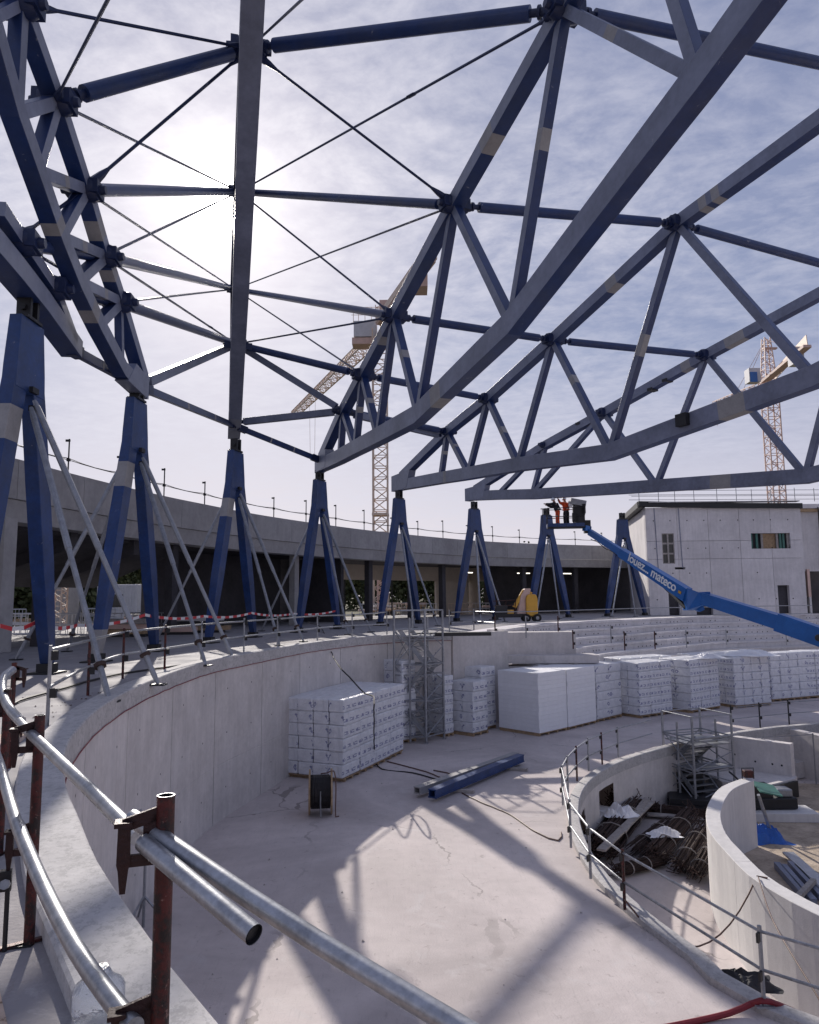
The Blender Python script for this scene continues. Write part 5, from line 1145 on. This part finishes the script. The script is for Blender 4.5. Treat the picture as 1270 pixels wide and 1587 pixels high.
plank(G(932, 1318, TR+.65), G(1010, 1242, TR+.5), .24, 'long grey plank lying across the rebar heap in the trench'); plank(G(965, 1290, TR+.6), G(1003, 1238, TR+.55), .2, 'shorter grey plank above the long one on the rebar heap')
plank(G(1003, 1262, TR+.12), G(1090, 1268, TR+.12), .3, 'flat pale plank lying before the bent rebar row')
for i, (x, y, sx, sy, h, lab) in enumerate(((1060, 1236, 1.3, .9, 1.15, 'tall dark crate under the low stair tower'), (1072, 1252, 1.5, 1.0, .55, 'low dark pallet box in front of the tall dark crate'), (1030, 1232, 1.6, 1.2, .45, 'flat dark formwork pile left of the low stair tower foot'))):
    c = G(x, y, TR); t_ = thing('formwork_crate', lab, 'crate', c)
    for k in range(max(2, int(h/.2))): MB().box(c+V(0, 0, .1+k*.2), sx*(1-.04*(k % 2)), sy, .18, 'black_steel', V(1, -.25, 0)).build('board', t_, bevel=.01)
crumple('plastic_sheet', G(962, 1262, TR+.62), 1.0, .8, .35, 'eps_white', 9, 'crumpled white plastic on top of the tangled rebar', 'plastic sheet', 14)
crumple('plastic_sheet', G(1030, 1294, TR+.45), .9, .5, .25, 'eps_white', 19, 'torn white plastic on the spiky rebar bundle', 'plastic sheet', 12)
crumple('debris_bag', G(1148, 1528, PF-.2), 1.0, .5, .22, 'cable_black', 29, 'small black rubbish bag crumpled beside the curb at the bottom right', 'bag', 12)
# sand side
crumple('blue_tarp', G(1180, 1300, TR+.05), 1.35, 1.1, .42, 'blue_tarp', 12, 'crumpled bright blue tarpaulin at the foot of the white inner wall', 'tarpaulin', 20)
t_ = thing('steel_beam_pile', 'pile of four blue-grey steel beams lying on the sand at the right edge', 'beam pile', G(1230, 1380, TR+.05))
for k, (a, b) in enumerate((((1205, 1342), (1248, 1392)), ((1215, 1345), (1262, 1400)), ((1226, 1340), (1275, 1393)), ((1236, 1345), (1300, 1410)))): 
    mb = MB(); p, q = G(*a, TR+.12), G(*b, TR+.12); mb.beam(p, q, .16, .2, 'steel_grey'); mb.build('beam', t_, bevel=.01)
mb = MB(); mb.beam(G(1238, 1390, TR+.3), G(1262, 1365, TR+.3), .12, .1, 'old_timber'); mb.build('spacer', t_)
plank(G(1222, 1322, TR+.2), G(1300, 1392, TR+.2), .3, 'pale straight beam lying beyond the steel beam pile', 'aluminium')
c = G(1212, 1268, TR+.05); tag(MB().box(c+V(0, 0, .14), 2.0, 1.0, .28, 'white_concrete', V(1, -.06, 0)).build('concrete_slab', bevel=.02), 'pale concrete slab lying on the sand under the dark machine', 'slab')
mc = thing('site_compactor', 'dark compactor machine on the pale slab beside the white inner wall', 'machine', c+V(-.3, .2, .28))
for o_, sz, m_, nm in (((0, 0, .2), (1.6, .7, .35), 'black_steel', 'body'), ((-.35, 0, .55), (.8, .6, .4), 'black_steel', 'engine'), ((.45, 0, .5), (.5, .5, .25), 'prop_steel', 'tank')): MB().box(c+V(-.3, .2, .28)+V(*o_), *sz, m_).build(nm, mc, bevel=.04)
mb = MB(); mb.tube([c+V(-.9, .2, .8), c+V(-1.4, .1, 1.3), c+V(-1.4, .5, 1.35)], .03, 'black_steel', 6); mb.build('handle', mc)
tag(MB().beam(G(1172, 1219, TR+1.4), G(1206, 1226, TR+1.3), 1.3, .04, 'green_sheet').build('green_panel'), 'tilted dull green panel leaning behind the end of the white inner wall', 'panel')
tag(MB().tube([G(1198, 1298, TR+.05), G(1176, 1232, TR+1.4)], .05, 'prop_steel', 6).build('leaning_tube'), 'steel tube leaning against the end of the white inner wall', 'tube')
pm = thing('small_pump', 'small red and black pump standing on the end of the white inner wall', 'pump', G(1160, 1207, PF+.1)); c = G(1160, 1207, PF+.1)
MB().box(c+V(0, 0, .14), .26, .22, .2, 'red_steel').build('housing', pm, bevel=.02)
mb = MB(); mb.tube([c+V(-.17, 0, 0), c+V(-.17, 0, .3), c+V(.17, 0, .3), c+V(.17, 0, 0)], .018, 'black_steel', 6); mb.build('frame', pm)
# low slabs and walls beyond the trench
pw = thing('partition_wall', 'straight free-standing concrete wall beyond the trench with a lit top', 'wall', G(1130, 1187, -5))
mb = MB(); a, b = G(1130, 1187, -5.0), G(1231, 1203, -5.0); mb.beam(Z0(a, -4.43), Z0(b, -4.43), .35, 1.16, 'wall_concrete'); mb.build('wall_panel', pw)
mb = MB(); 
for f_ in (.14, .46, .72, .86): 
    c = a+(b-a)*f_; d = (b-a).normalized(); n_ = V(d.y, -d.x, 0); c = c+n_*.178; c.z = -4.5-(.15 if f_ > .4 else 0); mb.add([c+d*math.cos(i*math.pi/3)*.04+V(0, 0, math.sin(i*math.pi/3)*.04) for i in range(6)], [tuple(range(6))], 'black_steel')
tag(mb.build('tie_hole', pw), kind='stuff')
sl = [G(1085, 1192, -5.0), G(1122, 1186, -5), G(1131, 1186, -5), G(1236, 1203, -5), G(1233, 1207, -5.0), G(1192, 1217, -5), G(1120, 1212, -5)]
mb = MB(); mb.loft([[Z0(v, z) for v in sl] for z in (-5.55, -5.0)], 'wall_concrete'); tag(mb.build('raised_slab'), 'raised concrete slab at the foot of the straight partition wall', 'slab')
mb = MB(); d = (sl[4]-sl[5]); mb.beam(Z0(sl[5], -5.32)+V(0, -.1, 0), Z0(sl[4], -5.32)+V(0, -.1, 0), .1, .55, 'black_steel'); tag(mb.build('dark_skirting'), 'black waterproofing strip along the front of the raised slab', 'strip')
mb = MB(); a, b = G(1228, 1205, TR+.05), G(1330, 1185, TR+.05); mb.beam(Z0(a, TR+.35), Z0(b, TR+.35), .5, .6, 'wall_concrete'); tag(mb.build('low_kerb_wall'), 'low pale concrete curb at the right picture edge beyond the sand', 'wall')
mb = MB(); a, b = G(1226, 1129, PF), G(1320, 1150, PF); mb.beam(Z0(a, -4.8), Z0(b, -4.8), .35, 1.8, 'wall_concrete'); tag(mb.build('end_wall'), 'concrete wall leaving the picture right of the straight partition wall', 'wall')
for x, y0, y1 in ((1186, 1222, 1158), (1266, 1216, 1150)):
    p = G(x, y0, TR+.05); tag(MB().tube([p, p+V(0, 0, 1.9)], .03, 'prop_steel', 6).build('thin_pole', None), f'thin steel pole standing {"before the straight partition wall" if x < 1200 else "at the right picture edge beyond the sand"}', 'pole')
tag(MB().tube([G(1186, 1222, TR+.05)+V(0, 0, 1.85), G(1266, 1216, TR+.05)+V(0, 0, 1.85)], .014, 'prop_steel', 5).build('tension_wire'), 'thin wire stretched between the two steel poles beyond the sand', 'wire')
# cables and hose at the trench
a = G(969, 1395, PF+.45); b = G(1174, 1358, PF+.1); cable(sag(a, b, 1.0, 12)+[G(1190, 1361, PF+.12)], .016, 'cable_brown', 'brown cable sagging across the trench from guardrail to the white inner wall', jit=0)
cable([G(1176, 1360, PF+.13), D(1200, 1430, 12.2), D(1262, 1535, 10.6), D(1300, 1600, 10)], .012, 'cable_brown', 'thin cable running down the outer face of the white inner wall', jit=0)
mb = MB(); hp = spline([G(x, y, z) for x, y, z in ((990, 1600, PF+.03), (1060, 1587, PF+.04), (1130, 1571, PF+.05), (1165, 1556, PF+.12), (1180, 1551, PF+.2), (1195, 1553, PF+.18), (1230, 1567, PF+.0), (1285, 1590, PF-.3))], .15); mb.tube(hp, .038, 'hose_red', 8); tag(mb.build('fire_hose', None, smooth=True), 'dark red hose crossing the trench curb at the bottom right corner', 'hose')
# chain prop and small tripod in the left shade under the wall
tri = thing('survey_stand', 'small steel stand at the foot of the curved wall below the foreground rail', 'stand', G(222, 1437, PF)); c = G(222, 1437, PF)
mb = MB()
for a in (0, 2.1, 4.2): mb.tube([c+V(0, 0, .5), c+V(math.cos(a)*.45, math.sin(a)*.45, .01)], .02, 'prop_steel', 5)
mb.build('foot_frame', tri); mb = MB(); mb.tube([c, c+V(0, 0, 1.5)], .026, 'prop_steel', 6); mb.build('mast', tri)
mb = MB(); mb.tube([c+V(-.35, .1, .4), c+V(-.35, .1, 1.75), c+V(-.1, 0, 1.9)], .022, 'prop_steel', 6); mb.box(c+V(-.35, .1, 1.3), .12, .06, .08, 'black_steel'); mb.build('side_post', tri)
# ------------------------------------------------------------------ beyond the gallery: cabins, barriers, stacks, trees
def cabin(c, sx, sy, h, m, lab, cat='cabin'):
    t_ = thing('site_cabin', lab, cat, c); MB().box(V(*c)+V(0, 0, h/2), sx, sy, h, m).build('body', t_, bevel=.03)
    for k in range(int(sx/.25)): MB().box(V(*c)+V(-sx/2+.12+k*.25, -sy/2-.02, h/2), .1, .04, h*.92, m).build('rib', t_)
    MB().box(V(*c)+V(0, -sy/2-.05, h*.55), sx*.3, .06, h*.35, 'dark_glass').build('window', t_)
cabin(D(90, 955, 44)*1, 2.2, 2.4, 2.6, 'ring_concrete', 'grey ribbed site cabin seen under the left end of the gallery') if False else None
def base(x, Y): p = D(x, 930, Y); p.z = -.12; return p
cabin(base(88, 46), 1.8, 2.4, 2.9, 'ring_concrete', 'grey ribbed site cabin seen under the left end of the gallery')
cabin(base(190, 62), 3.4, 2.4, 3.0, 'crane_white', 'white site cabin seen under the gallery between the second column legs')
cabin(base(232, 66), 2.6, 2.4, 2.8, 'crane_white', 'white site cabin right of the second blue column')
sd2 = thing('site_ladder', 'pale lattice ladder tower standing outside under the left of the gallery', 'ladder tower', base(90, 40)); p = base(90, 40); mb = MB(); lattice(mb, p+V(0, 0, .1), p+V(0, 0, 6.2), .7, .7, 'crane_yellow', 14, .07); tag(mb.build('lattice', sd2), kind='stuff')
p = base(592, 74); sd3 = thing('site_ladder', 'orange lattice mast seen through the gallery opening', 'mast', p); mb = MB(); lattice(mb, p, p+V(0, 0, 6.5), .8, .8, 'crane_orange', 12, .14); tag(mb.build('lattice', sd3), kind='stuff')
cw = {'prop_steel': 'grey', 'crane_white': 'white', 'crane_yellow': 'yellowish'}; ordw = 'first second third fourth fifth sixth seventh eighth ninth tenth eleventh twelfth'.split()
j = 0
wh = ['under the left end of the gallery', 'between the left columns', 'through the gallery opening']
for x0, x1, Y, n in ((5, 330, 34, 9), (8, 335, 52, 12), (565, 770, 66, 10), (565, 770, 78, 12)):
    loc_ = ('near' if Y in (34, 66) else 'far')+(' under the gallery at left' if x0 < 100 else ' behind the gallery opening')
    for k in range(n):
        p = base(x0+(x1-x0)*(k+.5)/n+RNG.uniform(-5, 5), Y+RNG.uniform(-2, 2)); kind = RNG.choice(('barrier', 'stack', 'barrier', 'stack')); j += 1
        if kind == 'barrier':
            ori = V(1, RNG.uniform(-.4, .4), 0).normalized(); m_ = RNG.choice(('prop_steel', 'crane_white', 'crane_yellow')); t_ = thing('site_barrier', f'{cw[m_]} site barrier {loc_}, {ordw[k]} from left', 'barrier', p, 'site barriers beyond the gallery'); mb = MB()
            for z in (.15, .6, 1.1): mb.tube([p+V(0, 0, z)-ori*1.1, p+V(0, 0, z)+ori*1.1], .035, m_, 5)
            for q_ in range(8): mb.tube([p+ori*(-1.1+q_*.314)+V(0, 0, .0), p+ori*(-1.1+q_*.314)+V(0, 0, 1.1)], .02, m_, 4)
            tag(mb.build('frame', t_), kind='stuff')
        else:
            t_ = thing('material_pile', f'low board pile {loc_}, {ordw[k]} from left', 'pile', p, 'material piles beyond the gallery'); nn = RNG.randint(2, 5)
            for q_ in range(nn): MB().box(p+V(RNG.uniform(-.1, .1), 0, .12+q_*.22), RNG.uniform(1.4, 2.6), 1.0, .2, RNG.choice(('timber', 'old_timber', 'crane_orange', 'white_concrete', 'black_steel')), V(1, RNG.uniform(-.15, .15), 0)).build('layer', t_)
def tree(c, h, rad, seed, label):
    rg_ = random.Random(seed); t_ = thing('tree', label, 'tree', c, 'trees beyond the gallery'); c = V(*c)
    mb = MB(); mb.tube([c, c+V(.1, 0, h*.3), c+V(-.1, .1, h*.62)], [.22, .16, .06], 'bark', 7); tips = []
    for k in range(7):
        a = rg_.uniform(0, 6.28); s_ = c+V(0, 0, h*rg_.uniform(.15, .5)); e_ = s_+V(math.cos(a)*rad*.7, math.sin(a)*rad*.7, h*rg_.uniform(.12, .34)); mb.tube([s_, (s_+e_)/2+V(0, 0, .2), e_], [.09, .06, .02], 'bark', 5); tips.append(e_)
    mb.build('trunk', t_); vs = []; fs = []
    cl_ = [(c+V(0, 0, h*.62), rad*.8), (c+V(0, 0, h*.3), rad*.95), (c+V(rad*.5, 0, h*.2), rad*.6), (c+V(-rad*.5, 0, h*.2), rad*.6)]+[(e_+V(rg_.uniform(-.5, .5), rg_.uniform(-.5, .5), rg_.uniform(0, .8)), rad*rg_.uniform(.35, .6)) for e_ in tips for _ in range(2)]
    for i in range(6000):
        q_, rr = rg_.choice(cl_); u_ = V(rg_.gauss(0, 1), rg_.gauss(0, 1), rg_.gauss(0, .8)).normalized()*rr*rg_.uniform(.5, 1.05); p = q_+u_; a = V(rg_.gauss(0, 1), rg_.gauss(0, 1), rg_.gauss(0, 1)).normalized(); b = a.cross(V(rg_.gauss(0, 1), 1, 0)).normalized(); s_ = rg_.uniform(.18, .36); k = len(vs)
        vs += [p-a*s_, p+b*s_*.6, p+a*s_, p-b*s_*.6]; fs.append((k, k+1, k+2, k+3))
    MB().add(vs, fs, 'leaves').build('crown', t_)
tn_ = 'first second third fourth fifth sixth seventh eighth eleventh twelfth thirteenth fourteenth fifteenth sixteenth seventeenth ninth tenth'.split()
def bush_row():
    k = 0
    for x, Y, h, r_ in ((-20, 60, 9, 4), (35, 62, 10, 4.2), (75, 66, 9, 4), (120, 72, 9, 4), (170, 78, 8.5, 4), (225, 84, 9, 4.2), (290, 90, 9, 4), (350, 96, 9, 4.5), (530, 108, 9, 5), (575, 106, 8, 4.6), (625, 110, 9.5, 5), (672, 108, 8.5, 4.8), (715, 112, 9, 5), (762, 110, 8, 4.6), (810, 112, 9, 5), (420, 104, 8, 4.6), (470, 108, 9, 4.6)):
        lab = 'bushy green tree seen ' + ('under the left end of the gallery' if x < 300 else 'through the gallery opening' if 500 < x < 800 else 'behind the dark gallery hall')
        tree(base(x, Y), h, r_, 100+k, lab+f', {tn_[k]} from the left'); k += 1
bush_row()

# ------------------------------------------------------------------ small things: grit, chips, hoses, decals
def grit(name, pts, m, smin, smax, rg_):
    mb = MB()
    for p in pts:
        r_ = rg_.uniform(smin, smax); q = [V(rg_.uniform(-1, 1), rg_.uniform(-1, 1), rg_.uniform(0, .9))*r_+p for _ in range(4)]
        b = [p+V(math.cos(a), math.sin(a), 0)*r_ for a in (0, 2.1, 4.2)]+[p+V(rg_.uniform(-.4, .4)*r_, rg_.uniform(-.4, .4)*r_, r_*rg_.uniform(.5, 1))]
        mb.add(b, [(0, 1, 3), (1, 2, 3), (2, 0, 3)], m)
    return tag(mb.build(name), kind='stuff')
rg9 = random.Random(21); pts = []
for i in range(420):
    k = rg9.randrange(4, 34); o_ = .40+abs(rg9.gauss(0, .16)) if rg9.random() < .75 else rg9.uniform(.6, 1.8); p = path_w[k]+nr_w[k]*OUTW*o_; pts.append(V(p.x, p.y, -.03 if .36 < o_ < .56 else .006))
o = grit('crumbs_of_earth', pts, 'cable_brown', .005, .022, rg9); tag(o, 'brown crumbs of earth and grit along the joint behind the near coping', 'grit')
pts = []
for i in range(260):
    a = rg9.uniform(0, 6.283); p = ray_hit(loopI, a); q = ray_hit(loopE, a); f_ = rg9.random()**.6; c = p+(q-p)*f_; pts.append(V(c.x, c.y, PF+.003))
o = grit('floor_debris', pts, 'old_timber', .010, .035, rg9); tag(o, 'small chips and offcuts scattered over the sunken concrete floor', 'debris')
mb = MB(); d_ = (P2-P1).normalized(); mb.tube([P1+(P2-P1)*f_-V(0, 0, .33+.05*math.sin(f_*40)) for f_ in [i/30*.94+.03 for i in range(31)]], .022, 'black_steel', 5); mb.build('hose', bl, smooth=True)
mb = MB(); c = P1+(P2-P1)*.965+s_side*.228; mb.beam(c-d_*.10, c+d_*.10, .004, .13, 'lift_yellow'); mb.build('warning_decal', bl)

mb = MB(); nn_ = nr_w
for a, b in zip(seg, seg[1:]):
    for f_ in (.25, .75):
        k = int(a+(b-a)*f_); p, n_ = path_w[k], nn_[k]
        for z in (PF+.75, PF+2.1, PF+3.2):
            c = V(p.x, p.y, z)-n_*OUTW*.003; t2 = V(-n_.y, n_.x, 0); mb.add([c+t2*math.cos(i*math.pi/4)*.022+V(0, 0, math.sin(i*math.pi/4)*.022) for i in range(8)], [tuple(range(8))], 'dark_concrete')
tag(mb.build('tie_hole', wt), kind='stuff')
tr5 = [o for o in bpy.data.objects if o.name.startswith('roof_truss') and 'fifth column' in o.get('label', '')][0]
tr6 = [o for o in bpy.data.objects if o.name.startswith('roof_truss') and 'rightmost' in o.get('label', '')][0]
c = TPt(CPOS[4], -62, 1068, 652); sv = TR_[5]['sd']; sv = sv if sv.y < 0 else -sv; MB().box(c+sv*.26, .45, .3, .42, 'black_steel', TR_[5]['hz']).build('lifting_lug', tr5, bevel=.01)
for x, y in ((1035, 590), (1012, 604), (900, 657)):
    c = TPt(CPOS[5], -57, x, y); MB().box(c+TR_[6]['sd']*0, .3, .5, .14, 'black_steel', TR_[6]['hz']).build('lifting_lug', tr6)
